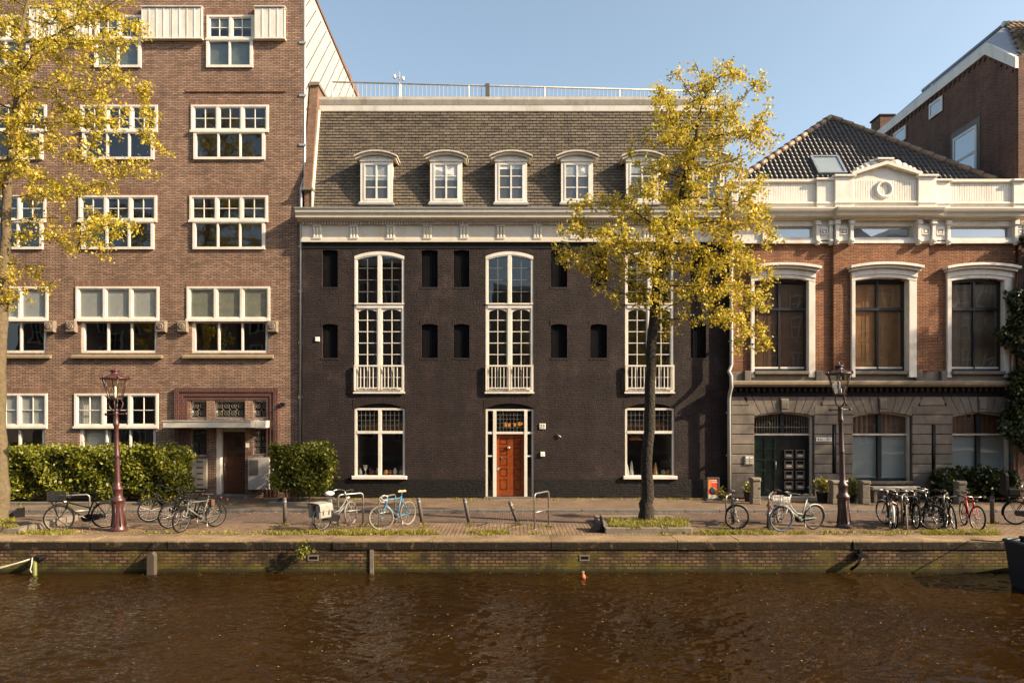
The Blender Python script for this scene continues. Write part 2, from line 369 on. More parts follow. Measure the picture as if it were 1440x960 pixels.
for nm, c in (('bike_black',(.007,.007,.0072)),('bike_green',(.1,.098,.075)),('bike_silver',(.13,.127,.12)),('bike_blue',(.05,.16,.26)),('bike_grey',(.15,.135,.115)),
              ('bike_mint',(.2,.235,.225)),('bike_red',(.42,.028,.03)),('bike_white',(.45,.43,.39)),('orange',(.7,.27,.02)),('bike_brown',(.085,.042,.03)),('poster_red',(.55,.06,.02)),('poster_pale',(.62,.55,.48)),('poster_orange',(.62,.2,.04)),
              ('ceramic_white',(.68,.65,.6)),('ceramic_red',(.3,.06,.035)),('ceramic_ochre',(.42,.22,.07)),('ceramic_grey',(.3,.29,.28)),('reflector',(.2,.01,.008)),('sign_white',(.75,.72,.65)),('ink',(.03,.03,.03)),('pot_black',(.015,.014,.014)),('hull',(.012,.015,.02)),('hull_rail',(.035,.042,.055)),('rope',(.45,.42,.33)),('buoy',(.38,.085,.02)),('timber',(.07,.055,.04)),('moss_post',(.12,.13,.03)),('box_metal',(.42,.37,.29)),('box_grey',(.36,.33,.30)),('opp_brick',(.2,.1,.065)),('opp_brown',(.13,.08,.055)),('opp_pale',(.2,.13,.09)),('opp_roof',(.14,.07,.045)),('opp_trim',(.62,.58,.5))):
    M[nm] = mat(nm, c, .42 if nm.startswith('bike') else .6, var=.12, spec=.12 if nm == 'bike_black' else None)
M['shade_orange'] = mat('orange_shade', (.5,.18,.035), .6)
M['cup_metal'] = mat('silver_cup', (.75,.74,.72), .2, .8)
def emis(name, col, s):
    m, nt, nd, lk = newmat(name); o = nd.new('ShaderNodeOutputMaterial'); e = nd.new('ShaderNodeEmission')
    e.inputs[0].default_value = rgba(col); e.inputs[1].default_value = s; lk.new(e.outputs[0], o.inputs[0]); return m
M['amber'] = emis('amber_glow', (1,.3,.03), .42)

def text(s, size, loc, parent, m, name='lettering', yaw=0):
    cu = bpy.data.curves.new(name, 'FONT'); cu.body = s; cu.size = size; cu.align_x = 'CENTER'; cu.align_y = 'CENTER'; cu.extrude = .002; cu.resolution_u = 3
    t = bpy.data.objects.new('tmp', cu); C.objects.link(t)
    bpy.context.view_layer.update()
    me = bpy.data.meshes.new_from_object(t.evaluated_get(bpy.context.evaluated_depsgraph_get()))
    bpy.data.objects.remove(t); bpy.data.curves.remove(cu)
    me.materials.clear(); me.materials.append(m)
    o = bpy.data.objects.new(name, me); C.objects.link(o)
    off = Vector((0,0,0)); q = parent
    while q is not None: off += q.location; q = q.parent
    me.transform(Matrix.Rotation(math.pi/2, 4, 'X')); me.transform(Matrix.Translation(Vector(loc)-off))
    o.parent = parent; return o

# ------------------------------------------------------------------ walls, windows
def wall(mb, X0, X1, Z0, Z1, Y, ops, dep):
    xs = sorted({X0, X1, *[v for o in ops for v in o[:2] if X0 < v < X1]})
    zs = sorted({Z0, Z1, *[v for o in ops for v in o[2:4] if Z0 < v < Z1]})
    for j in range(len(zs)-1):
        i = 0
        while i < len(xs)-1:
            def solid(k):
                cx, cz = (xs[k]+xs[k+1])/2, (zs[j]+zs[j+1])/2
                return not any(o[0] < cx < o[1] and o[2] < cz < o[3] for o in ops)
            if not solid(i): i += 1; continue
            k = i
            while k+1 < len(xs)-1 and solid(k+1): k += 1
            a, b = xs[i], xs[k+1]
            mb.quad((a,Y,zs[j]), (b,Y,zs[j]), (b,Y,zs[j+1]), (a,Y,zs[j+1])); i = k+1
    for o in ops:
        x0, x1, z0, z1 = o[:4]; rise = o[4] if len(o) > 4 else 0
        y1 = Y + (o[5] if len(o) > 5 else dep)
        zz = z1 - rise
        mb.quad((x0,Y,z0), (x0,y1,z0), (x0,y1,zz), (x0,Y,zz)); mb.quad((x1,y1,z0), (x1,Y,z0), (x1,Y,zz), (x1,y1,zz))
        mb.quad((x0,y1,z0), (x0,Y,z0), (x1,Y,z0), (x1,y1,z0))
        if rise > 0: mb.arcfill(x0, x1, zz, rise, z1, Y, y1)
        else: mb.quad((x0,Y,z1), (x0,y1,z1), (x1,y1,z1), (x1,Y,z1))
def shell(mb, X0, X1, Z0, Z1, Y, back):
    mb.quad((X0,Y,Z0), (X0,Y,Z1), (X0,back,Z1), (X0,back,Z0)); mb.quad((X1,Y,Z0), (X1,back,Z0), (X1,back,Z1), (X1,Y,Z1))
    mb.quad((X0,Y,Z1), (X1,Y,Z1), (X1,back,Z1), (X0,back,Z1)); mb.quad((X0,back,Z0), (X0,back,Z1), (X1,back,Z1), (X1,back,Z0))
def room(x0, x1, z0, z1, y0, dep, m, parent):
    mb = MB(); y1 = y0+dep
    mb.quad((x0,y1,z0),(x1,y1,z0),(x1,y1,z1),(x0,y1,z1)); mb.quad((x0,y0,z0),(x0,y1,z0),(x0,y1,z1),(x0,y0,z1))
    mb.quad((x1,y1,z0),(x1,y0,z0),(x1,y0,z1),(x1,y1,z1)); mb.quad((x0,y0,z0),(x1,y0,z0),(x1,y1,z0),(x0,y1,z0))
    mb.quad((x0,y1,z1),(x1,y1,z1),(x1,y0,z1),(x0,y0,z1))
    return mb.build('interior', m, parent)
def frame(mb, x0, x1, z0, z1, y0, y1, w, wb=None, wt=None):
    wb = w if wb is None else wb; wt = w if wt is None else wt
    mb.box(x0, x0+w, y0, y1, z0, z1); mb.box(x1-w, x1, y0, y1, z0, z1)
    mb.box(x0+w, x1-w, y0, y1, z0, z0+wb); mb.box(x0+w, x1-w, y0, y1, z1-wt, z1)
def bars(mb, x0, x1, z0, z1, y0, y1, nc, nr, w):
    for i in range(1, nc): c = x0+(x1-x0)*i/nc; mb.box(c-w/2, c+w/2, y0, y1, z0, z1)
    for j in range(1, nr): c = z0+(z1-z0)*j/nr; mb.box(x0, x1, y0+.003, y1-.003, c-w/2, c+w/2)
def pane(x0, x1, z0, z1, y, parent, m='glass', name='pane'):
    mb = MB(); t = R.uniform(-.006,.006); u = R.uniform(-.006,.006)
    mb.quad((x0,y-t-u,z0),(x1,y+t-u,z0),(x1,y+t+u,z1),(x0,y-t+u,z1)); return mb.build(name, M[m], parent)
def curtain(x0, x1, z0, z1, y, parent, m='curtain', name='curtain', n=None):
    mb = MB(); n = n or max(4, int((x1-x0)/.035))
    for i in range(n):
        a, b = x0+(x1-x0)*i/n, x0+(x1-x0)*(i+1)/n
        ya, yb = y+.02*(i%2), y+.02*((i+1)%2)
        mb.quad((a,ya,z0),(b,yb,z0),(b,yb,z1),(a,ya,z1))
    return mb.build(name, M[m], parent)

# ================================================================== GROUND
Q0 = -8.2            # canal face of the quay wall
g = MB()
pr = [(400,-.14),(Q0+.5,-.14),(Q0+.5,-2.4),(-30.5,-2.4),(-30.5,-.14),(-400,-.14)]
for (a, za), (b, zb) in zip(pr, pr[1:]):
    g.quad((-400,a,za),(-400,b,zb),(400,b,zb),(400,a,za))
struct('ground', g, M['soil'])
s = MB(); s.box(-40, 40, -3.05, .4, -.13, 0)
struct('pavement', s, M['paving'])
s = MB()
for i in range(-34, 34): s.bbox(i*1.1+.006, i*1.1+1.094, -3.2, -3.05, -.13, .008+R.uniform(-.004,.004), .015)
struct('kerb', s, M['kerb'])
s = MB(); s.box(-40, 40, -5.42, -3.2, -.14, ROADZ); struct('road', s, M['road'])
s = MB(); s.box(-40, 40, -7.5, -5.5, -.14, ROADZ+.006); struct('quay_pavement', s, M['paving_quay'])
s = MB(); s.box(-40, 40, -5.5, -5.42, -.14, ROADZ+.012); struct('road_edging', s, M['kerb'])

# water
def watermat():
    m, nt, nd, lk = newmat('canal_water'); p = principled(nd, lk)
    tc = nd.new('ShaderNodeTexCoord').outputs['Object']
    big = noise(nd, lk, tc, .25, 3)
    lk.new(ramp(nd, lk, big, [(.35,(.012,.0053,.0009)),(.65,(.021,.0097,.0017))]), p.inputs['Base Color'])
    p.inputs['Roughness'].default_value = .03; p.inputs['IOR'].default_value = 1.33; p.inputs['Specular IOR Level'].default_value = .5
    mp = nd.new('ShaderNodeMapping'); lk.new(tc, mp.inputs[0]); mp.inputs['Rotation'].default_value = (0,0,.18); mp.inputs['Scale'].default_value = (.55,1.7,1)
    n2 = noise(nd, lk, mp.outputs[0], 7, 2, .5); b = bump(nd, lk, n2, .4, .02)
    lk.new(b, p.inputs['Normal']); return m
w = MB(); wz = WATER-.07; w.quad((-120,-30.4,wz),(120,-30.4,wz),(120,Q0+.3,wz),(-120,Q0+.3,wz))
gx = np.arange(-15.5, 15.51, .036); gy = np.concatenate([np.arange(-17.5, -8.0, .030)])
GX, GY = np.meshgrid(gx, gy); WR = np.random.default_rng(5); GZ = np.zeros_like(GX)
def lowf(seed, L):
    q = np.random.default_rng(seed); f = np.zeros_like(GX)
    for _ in range(7):
        a = q.uniform(0,6.28); k = 6.28/(L*q.uniform(.6,1.8)); f += np.sin(k*(math.cos(a)*GX+1.3*math.sin(a)*GY)+q.uniform(0,6.28))
    return f/2.2
calm = np.clip(.78+.30*lowf(3, 3.2), .35, 1.2)
for i in range(72):
    lam = .15*(7.0**(WR.random()**1.5)); k = 6.28/lam; a = math.pi/2+.25+WR.normal(0,.62)
    GZ += (.036*min(1, (.3/lam)**.6)/k)*np.sin(k*(math.cos(a)*GX+math.sin(a)*GY)+WR.uniform(0,6.28)+1.2*lowf(20+i%5, 2.0))
GZ = GZ*calm; GZ = GZ+1.5*GZ*np.abs(GZ)                     # slightly peaked crests
b = len(w.v); ny, nx = GX.shape
w.v += list(zip(GX.ravel().tolist(), GY.ravel().tolist(), (GZ.ravel()+WATER).tolist()))
idx = (np.arange(ny-1)[:,None]*nx+np.arange(nx-1)[None,:]).ravel()+b
fs = np.stack([idx, idx+1, idx+nx+1, idx+nx], 1).tolist(); w.f += [tuple(q) for q in fs]; w.sm += [True]*len(fs)
struct('canal_water', w, watermat())

# quay wall
qw = thing('quay_wall', 'long mossy brick quay wall with stone coping rising from the canal', 'quay wall', (0, Q0, WATER))
m = MB(); m.box(-40, 40, Q0, Q0+.45, -2.2, -.29)
m.build('brick_face', M['brick_quay'], qw)
x = -33.0
first = None
while x < 33:
    L = R.uniform(1.5, 3.2)
    m = MB(); dz = R.uniform(-.008, .008); dy = R.uniform(-.015, .015); x1 = x+L-.012
    z0, z1, y0 = -.285, ROADZ+.012+dz, Q0-.022+dy
    sg = 5
    ring = lambda xx: [(xx,Q0+.73,z0),(xx,y0,z0),(xx,y0,z1-.05),(xx,y0+.02,z1-.015),(xx,y0+.06,z1),(xx,Q0+.73,z1)]
    vs, fs = [], []
    for i in range(sg+1): vs += ring(x+(x1-x)*i/sg)
    vs = [(a, b+(R.uniform(-.008,.008) if abs(b-(Q0+.73))>.01 else 0), c+R.uniform(-.004,.004)) for a,b,c in vs]
    for i in range(sg):
        for k in range(6): fs.append((i*6+k, (i+1)*6+k, (i+1)*6+(k+1)%6, i*6+(k+1)%6))
    fs += [(5,4,3,2,1,0), tuple(sg*6+k for k in range(6))]
    m.add(vs, fs); m.build('coping_stone', M['coping'], qw)
    x += L
m = MB(); xx = PX(523,16.5); m.box(xx-.045, xx+.045, Q0-.03, Q0+.1, -1.2, -.29); m.build('pale_pilaster', M['stone_grey'], qw)
for a, b in ((434,447), (816,828)):
    m = MB(); x0, x1 = PX(a,16.5), PX(b,16.5); frame(m, x0-.02, x1+.02, PZ(788,16.5), PZ(780,16.5), Q0-.012, Q0+.06, .03)
    dh = m.build('drain_hole', M['stone_grey'], qw)
    m = MB(); m.box(x0+.01, x1-.01, Q0-.006, Q0+.03, PZ(787.3,16.5)+.012, PZ(780.6,16.5)-.012); m.build('opening', M['blackboard'], dh)

# ================================================================== OFFICE (left)
YO = .15
X, Z = plane(YO)
of = thing('office_building', 'tall brown brick office building with white framed windows in rows', 'building', (X(200), YO, 0))
ops = []
def office_window(u, l, munt, ulo, blind=None, lbl=None, sill=None, proud=True):
    """u = (x0,x1,ytop,ybot) upper lights in photo pixels, l = lower lights"""
    ux0, ux1, uz1, uz0 = X(u[0]), X(u[1]), Z(u[2]), Z(u[3]); lx0, lx1, lz1, lz0 = X(l[0]), X(l[1]), Z(l[2]), Z(l[3])
    ops.append((ux0, ux1, uz0, uz1)); ops.append((lx0, lx1, lz0, uz0, 0))
    fr = MB(); w = .085; n = ulo; rc = -.10 if proud and not sill else 0
    frame(fr, ux0, ux1, uz0, uz1, YO-.035, YO+.08, w, .1, .07)
    fr.box(ux0-.02, ux1+.02, YO-.09, YO-.035, uz0-.03, uz0+.05)
    cw = (ux1-ux0-2*w)/n; leaves = []
    for i in range(n):
        a = ux0+w+cw*i; b = a+cw
        if i: fr.box(a-.045, a+.045, YO-.03, YO+.08, uz0+.1, uz1-.07)
        a2, b2 = a+(.045 if i else 0), b-(.045 if i < n-1 else 0)
        frame(fr, a2, b2, uz0+.1, uz1-.07, YO-.005, YO+.05, .045)
        if munt: bars(fr, a2+.045, b2-.045, uz0+.145, uz1-.115, YO+.005, YO+.04, 2, 2, .026)
        leaves.append((a2+.04, b2-.04, uz0+.14, uz1-.11, YO+.03))
    frame(fr, lx0, lx1, lz0, uz0-.03, YO+.03+rc, YO+.16+rc, .1, .09, .04)
    cols = n
    cw = (lx1-lx0-.2)/cols
    for i in range(cols):
        a = lx0+.1+cw*i
        if i: fr.box(a-.03, a+.03, YO+.04+rc, YO+.14+rc, lz0+.09, uz0-.07)
        leaves.append((a, a+cw, lz0+.08, uz0-.06, YO+.1+rc))
    wn = fr.build('window', M['white'], of)
    if lbl: wn['label'] = lbl
    for q in leaves: pane(*q, wn)
    room(min(ux0,lx0)+.01, max(ux1,lx1)-.01, lz0+.01, uz1-.01, YO+.25, 1.6, M['room_pale'] if blind == 'pale' else M['room'], wn)
    if blind in ('up','pale'):
        m = MB(); m.box(ux0+.05, ux1-.05, YO+.055, YO+.062, uz0+.1+(0 if ux0 < -11 else .06), uz1-.1); m.build('blind', M['blind' if ux0 < -13 else 'blind_olive'], wn)
    if blind == 'left':
        curtain(lx0+.1, lx0+(lx1-lx0)*.36, lz0+.03, uz0-.03, YO+.24, wn); curtain(ux0+.1, ux0+(ux1-ux0)*.33, uz0, uz1-.06, YO+.14, wn)
    if blind == 'full':
        m = MB(); m.box(lx0+.11, lx1-.11, YO+.07, YO+.08, lz0+.03, uz0-.03); m.build('blind', M['blind_grey'], wn)
        m = MB(); m.box(ux0+.1, ux1-.1, YO+.055, YO+.062, uz0+.42, uz1-.08); m.build('blind', M['blind_grey'], wn)
    if sill:
        m = MB(); a, b, c, d = X(sill[0]), X(sill[1]), Z(sill[2]), Z(sill[3])
        m.prismx([(YO-.13, d), (YO-.13, d+.06), (YO+.12, c+.03), (YO+.12, d)], a, b); m.build('sill', M['stone_sill'], wn)
    m = MB(); m.box(ux0-.05, ux1+.05, YO-.006, YO+.03, uz1+.004, uz1+.215); m.build('lintel', M['soldier_office'], wn)
    return wn
P = 156
for c in (0, 1, 2):
    dx = -P*c
    office_window((291+dx-c, 358+dx-c, 22, 57), (291+dx-c, 356+dx-c, 58, 96), True, 2, 'full')
    office_window((269+dx, 378+dx, 148, 186), (273+dx, 373+dx, 187, 225), True, 3)
    office_window((267+dx, 377+dx, 275, 312), (272+dx, 373+dx, 313, 351), True, 3, None)
    office_window((264+dx-1, 381+dx-1, 403, 451), (270+dx, 377+dx, 452, 496), False, 3, 'up', sill=(258+dx, 385+dx, 496.5, 504))
    if c: office_window((261+dx, 379+dx, 553, 601), (268+dx, 375+dx, 602, 660), True, 3, 'left' if c == 1 else 'pale', proud=False)
    for a in (252, 378):
        m = MB(); m.bbox(X(a+dx-.5), X(a+13.5+dx), YO-.16, YO+.05, Z(467.5), Z(451.5), .03)
        xa, xb, za, zb = X(a+dx+2), X(a+11+dx), Z(465), Z(454)
        m.torus(((xa+xb)/2, YO-.16, (za+zb)/2), .085, .028, n=12, m=5); m.bbox((xa+xb)/2-.04, (xa+xb)/2+.04, YO-.19, YO-.15, (za+zb)/2-.04, (za+zb)/2+.04, .015)
        m.build('carved_block', M['carved'], of)
    for a, b in ((202,244), (244.6,287), (360,403)):                # white boarded boxes between the top windows
        if c == 0 or a < 300:
            m = MB(); x0, x1, z0, z1 = X(a+dx-c), X(b+dx-c), Z(57), Z(15); x0 += .01; x1 -= .01
            m.prismx([(YO+.02,z0-.02),(YO-.15,z0+.04),(YO-.15,z1),(YO+.02,z1+.03)], x0+.03, x1-.03)
            for k in range(5):
                q = x0+(x1-x0)*k/4
                m.box(max(q-.02,x0), min(q+.02,x1), YO-.164, YO-.145, z0+.035, z1)
            m.box(x0-.01, x1+.01, YO-.20, YO+.01, z1+.031, z1+.06); m.box(x0-.005, x1+.005, YO-.18, YO+.01, z0-.03, z0+.02)
            m.build('boarded_panel', M['white'], of)
# entrance
EX0, EX1 = X(247), X(392)
for a, b, c, d in ((268,290,563,588), (302,344,563,588), (356,378,563,588), (267,291,602,641), (356,377,602,639)):
    ops.append((X(a), X(b), Z(d), Z(c), 0, .32))
ops.append((X(303.5), X(345), 0.0, Z(601.5), 0, .5))
m = MB(); wall(m, X(-330), X(425.5), -.05, 19.3, YO, ops, .3); shell(m, X(-330), X(425.5), -.05, 19.3, YO, 12)
m.build('wall', M['brick_office'], of)
# glazed surround built in three receding steps
m = MB()
for k, (o_, t_) in enumerate(((0,6.2), (6.2,5.6), (11.8,5.2))):
    yf = YO-.10+.03*k
    m.box(X(247+o_), X(247+o_+t_), yf, YO+.02, .0, Z(546+o_)); m.box(X(392-o_-t_), X(392-o_), yf, YO+.02, 0, Z(546+o_))
    m.box(X(247+o_+t_), X(392-o_-t_), yf+.002, YO+.02, Z(546+o_+t_*.85), Z(546+o_))
m.build('glazed_brick_surround', M['brick_glazed'], of)
m = MB()
for a, b, c, d in ((291,302,546,700), (345.2,355.6,546,700)):
    m.box(X(a), X(b), YO-.03, YO+.02, 0.02, Z(563))
m.build('entrance_pier', M['brick_office'], of)
for a, b, c, d in ((268,290,563,588), (302,344,563,588), (356,378,563,588), (267,291,602,641), (356,377,602,639)):
    x0, x1, z0, z1 = X(a), X(b), Z(d), Z(c)
    m = MB(); frame(m, x0, x1, z0, z1, YO+.1, YO+.2, .045)
    wn = m.build('entrance_window', M['white'], of)
    m = MB(); sx = .24; nx = max(2, round((x1-x0-.1)/sx)); nz = max(2, round((z1-z0-.1)/sx)); ux, uz = (x1-x0-.1)/nx, (z1-z0-.1)/nz
    for i in range(nx):
        for j in range(nz):
            cx, cz = x0+.05+ux*(i+.5), z0+.05+uz*(j+.5)
            m.torus((cx, YO+.06, cz), min(ux,uz)*.36, .014, n=14, m=4)
            m.tube([(cx-ux/2,YO+.06,cz-uz/2),(cx+ux/2,YO+.06,cz+uz/2)], .011, 4); m.tube([(cx-ux/2,YO+.06,cz+uz/2),(cx+ux/2,YO+.06,cz-uz/2)], .011, 4)
    m.build('iron_grille', M['grille'], wn)
    pane(x0+.04, x1-.04, z0+.04, z1-.04, YO+.15, wn)
    room(x0+.01, x1-.01, z0+.01, z1-.01, YO+.33, .9, M['room'], wn)
m = MB(); m.box(X(248), X(366), YO-.95, YO-.11, Z(600.5), Z(592)); m.box(X(247.4), X(366.5), YO-.98, YO-.1, Z(592)+.003, Z(591)+.01); 
m.build('canopy', M['cream'], of)
m = MB(); m.box(X(367), X(380.5), YO-.55, YO-.11, Z(601), Z(591)); m.build('canopy_lamp', M['white'], of)
dx0, dx1 = X(309), X(343)
m = MB(); m.box(X(303.5), X(308.5), YO+.06, YO+.4, .1, Z(602)); m.box(X(308.5), X(345), YO+.3, YO+.42, Z(607), Z(602)); fr_ = m.build('door_frame', M['white'], of)
m = MB(); zt = Z(607.5); m.box(dx0, dx1, YO+.34, YO+.4, .12, zt); zt2 = zt-.04
frame(m, dx0+.02, dx1-.02, .14, zt2, YO+.315, YO+.345, .13, .34, .13); m.box(dx0+.15, dx1-.15, YO+.318, YO+.345, 1.33, 1.45)
dr = m.build('door', M['door_brown'], of)
m = MB(); m.tube([(dx0+.07,YO+.27,1.0),(dx0+.07,YO+.27,1.25)], .014, 6); m.box(dx0+.05,dx0+.09,YO+.27,YO+.32,1.02,1.04); m.build('handle', M['chrome'], dr)
pane(dx0+.16, dx1-.16, 1.5, zt-.2, YO+.325, dr, name='door_pane')
m = MB(); m.box(X(299), X(350), YO-.5, YO-.101, -.02, .12); m.box(X(303.6), X(344.9), YO-.1, YO+.36, -.02, .115); m.build('doorstep', M['kerb'], of)
mbx = thing('mailbox_bank', 'pale metal bank of mailboxes beside the brown office door', 'mailbox', (X(276), YO-.06, Z(686)))
m = MB(); m.box(X(260.5), X(292.5), YO-.13, YO-.031, Z(686), Z(645)); m.build('cabinet', M['box_metal'], mbx)
for j in range(5):
    for i in range(2):
        m = MB(); a = X(262+15*i); z0 = Z(685-8*j); m.box(a, X(275.6+15*i), YO-.142, YO-.132, z0, z0+.19); bx = m.build('flap', M['box_metal'], mbx)
        m = MB(); m.box(a+.06, a+.29, YO-.149, YO-.143, z0+.08, z0+.14); m.build('slot', M['grille'], bx)
cab = thing('utility_cabinet', 'grey utility cabinet with a small dark hatch right of the brown door', 'cabinet', (X(366), YO-.2, Z(687)))
m = MB(); m.box(X(352), X(381), YO-.22, YO-.101, Z(687), Z(642.5)); m.build('cabinet', M['box_grey'], cab)
m = MB(); m.box(X(354), X(366.5), YO-.235, YO-.221, Z(667), Z(646)); m.build('hatch', M['grille'], cab)
m = MB(); m.box(X(346.2), X(350.8), YO-.045, YO-.031, Z(629), Z(623)); m.build('number_plate', M['sign_white'], of)
m = MB(); m.box(X(395.5), X(401), YO-.16, YO, Z(570), Z(566)); m.tube([(X(397),YO-.13,Z(570)),(X(395.4),YO-.19,Z(571.5))], .03, 8); m.build('wall_lamp', M['iron_black'], of)
m = MB(); m.box(X(262), X(402), YO-.04, YO, Z(130), Z(127.6)); m.build('brick_ledge', M['brick_red'], of)
# pale clad side wall above the neighbour's roof, and the downpipe at the corner
xs = X(425.5)+.02
m = MB(); m.quad((xs,YO+.01,10.9),(xs,9,10.9),(xs,9,18.75),(xs,YO+.01,19.3)); sc0 = m.build('side_cladding', M['panel_white'], of)
m = MB()
for k in range(26):                                       # overlapping pale boards, diagonal laps
    y = -8.5+k*.72
    a = Vector((xs, y, 10.9)); b = Vector((xs, y+7.5, 19.0))
    def clip(p, q):
        t0, t1 = 0, 1; dy = q.y-p.y
        t0 = max(t0, (YO+.02-p.y)/dy); t1 = min(t1, (8.9-p.y)/dy, .985)
        return (p+(q-p)*t0, p+(q-p)*t1) if t1 > t0 else None
    r_ = clip(a, b)
    if r_: m.tube([r_[0], r_[1]], .022, 4)
m.build('lap_joint', M['zinc_dark'], sc0)
m = MB()
m.prismx([(YO-.05,19.3),(YO-.05,19.42),(9,18.87),(9,18.75)], xs-.3, xs+.05); m.build('roof_edge', M['brick_brown'], of)
m = MB(); px_ = X(425.5)-.04
m.tube([(X(427.8),YO+.05,19.2),(X(427.8),YO+.05,PZ(245,24.6)),(X(424),YO-.06,PZ(262,24.6)),(X(424.5),YO-.09,PZ(300,24.6)),(X(423.5),YO-.07,0.05)], .05, 8)
dp = m.build('downpipe', M['zinc'], of)
for y in (55, 130, 200, 345, 408, 481, 558):
    m = MB(); zz = PZ(y,24.6); m.box(X(421), X(431), YO-.03 if y < 240 else YO-.11, YO-.001, zz-.04, zz+.04); m.build('pipe_bracket', M['zinc'], dp)

# ================================================================== DARK WAREHOUSE (middle)
YD = 0.0
X, Z = plane(YD)
wh = thing('warehouse', 'wide house of black painted brick with white windows and a tiled mansard roof', 'building', (X(717), YD, 0))
WX0, WX1 = X(425.2), X(1026)
ops = []
TW = [(498.5,568.5), (683,750), (879,947.5)]
for a, b in TW: ops.append((X(a), X(b), Z(552), Z(353.5), .17))
GW = [(498.5,569.5), (879,948.5)]
for a, b in GW: ops.append((X(a), X(b), Z(670), Z(567), .2))
ops.append((X(683), X(750.5), 0.02, Z(567), .2))
NI = [(453,475), (592.5,615.5), (638,660), (775,797.5), (830.5,853.5), (971.5,993)]
for a, b in NI:
    ops.append((X(a), X(b), Z(403.5), Z(351.5), .03, .13)); ops.append((X(a), X(b), Z(503), Z(455.5), .06, .13))
m = MB(); wall(m, WX0, WX1, .0, Z(348), YD, ops, .24)
shell(m, WX0, WX1, 0, 10.2, .25, 11)
m.build('wall', M['brick_dark'], wh)
m = MB(); m.box(WX0, WX1, YD-.02, YD+.01, Z(349.6), Z(339)); m.build('fascia', M['blackwood'], wh)
# plinth pieces between openings
m = MB()
edges = [WX0, X(683)-.01]; 
m.box(WX0, X(682.6), YD-.035, YD+.01, 0, Z(673.5)); m.box(X(751), WX1, YD-.035, YD+.01, 0, Z(673.5)); m.build('plinth', M['plinth_dark'], wh)
m = MB(); m.box(X(842.6), X(851), YD-.04, YD-.03, Z(701), Z(698)+.02); m.build('cellar_vent', M['iron_black'], wh)
# brick arches over the openings
for a, b in TW + GW + [(683,750.5)]:
    pass
def soldier_arch(x0, x1, zs, rise, th, parent, y):
    m = MB(); m.arcband(x0, x1, zs, rise, th, y-.008, y+.02); return m.build('brick_arch', M['soldier_dark'], parent)
for a, b in GW + [(683,750.5)]: soldier_arch(X(a)-.06, X(b)+.06, Z(567)-.2, .2, .33, wh, YD)
for a, b in NI: soldier_arch(X(a)-.05, X(b)+.05, Z(455.5)-.06, .06, .2, wh, YD)
for a, b in NI:
    for t, bt in ((351.5,403.5), (455.5,503)):
        m = MB(); x0, x1, z0, z1 = X(a), X(b), Z(bt), Z(t); n = 3
        for i in range(n): m.bbox(x0+.01+(x1-x0-.02)*i/n+.004, x0+.01+(x1-x0-.02)*(i+1)/n-.004, YD+.1, YD+.14, z0+.01, z1-.01, .008)
        m.build('shutter', M['blackboard'], wh)
        m = MB(); m.box(x0-.04, x1+.04, YD-.01, YD+.06, z0-.07, z0-.002); m.build('brick_sill', M['soldier_dark'], wh)
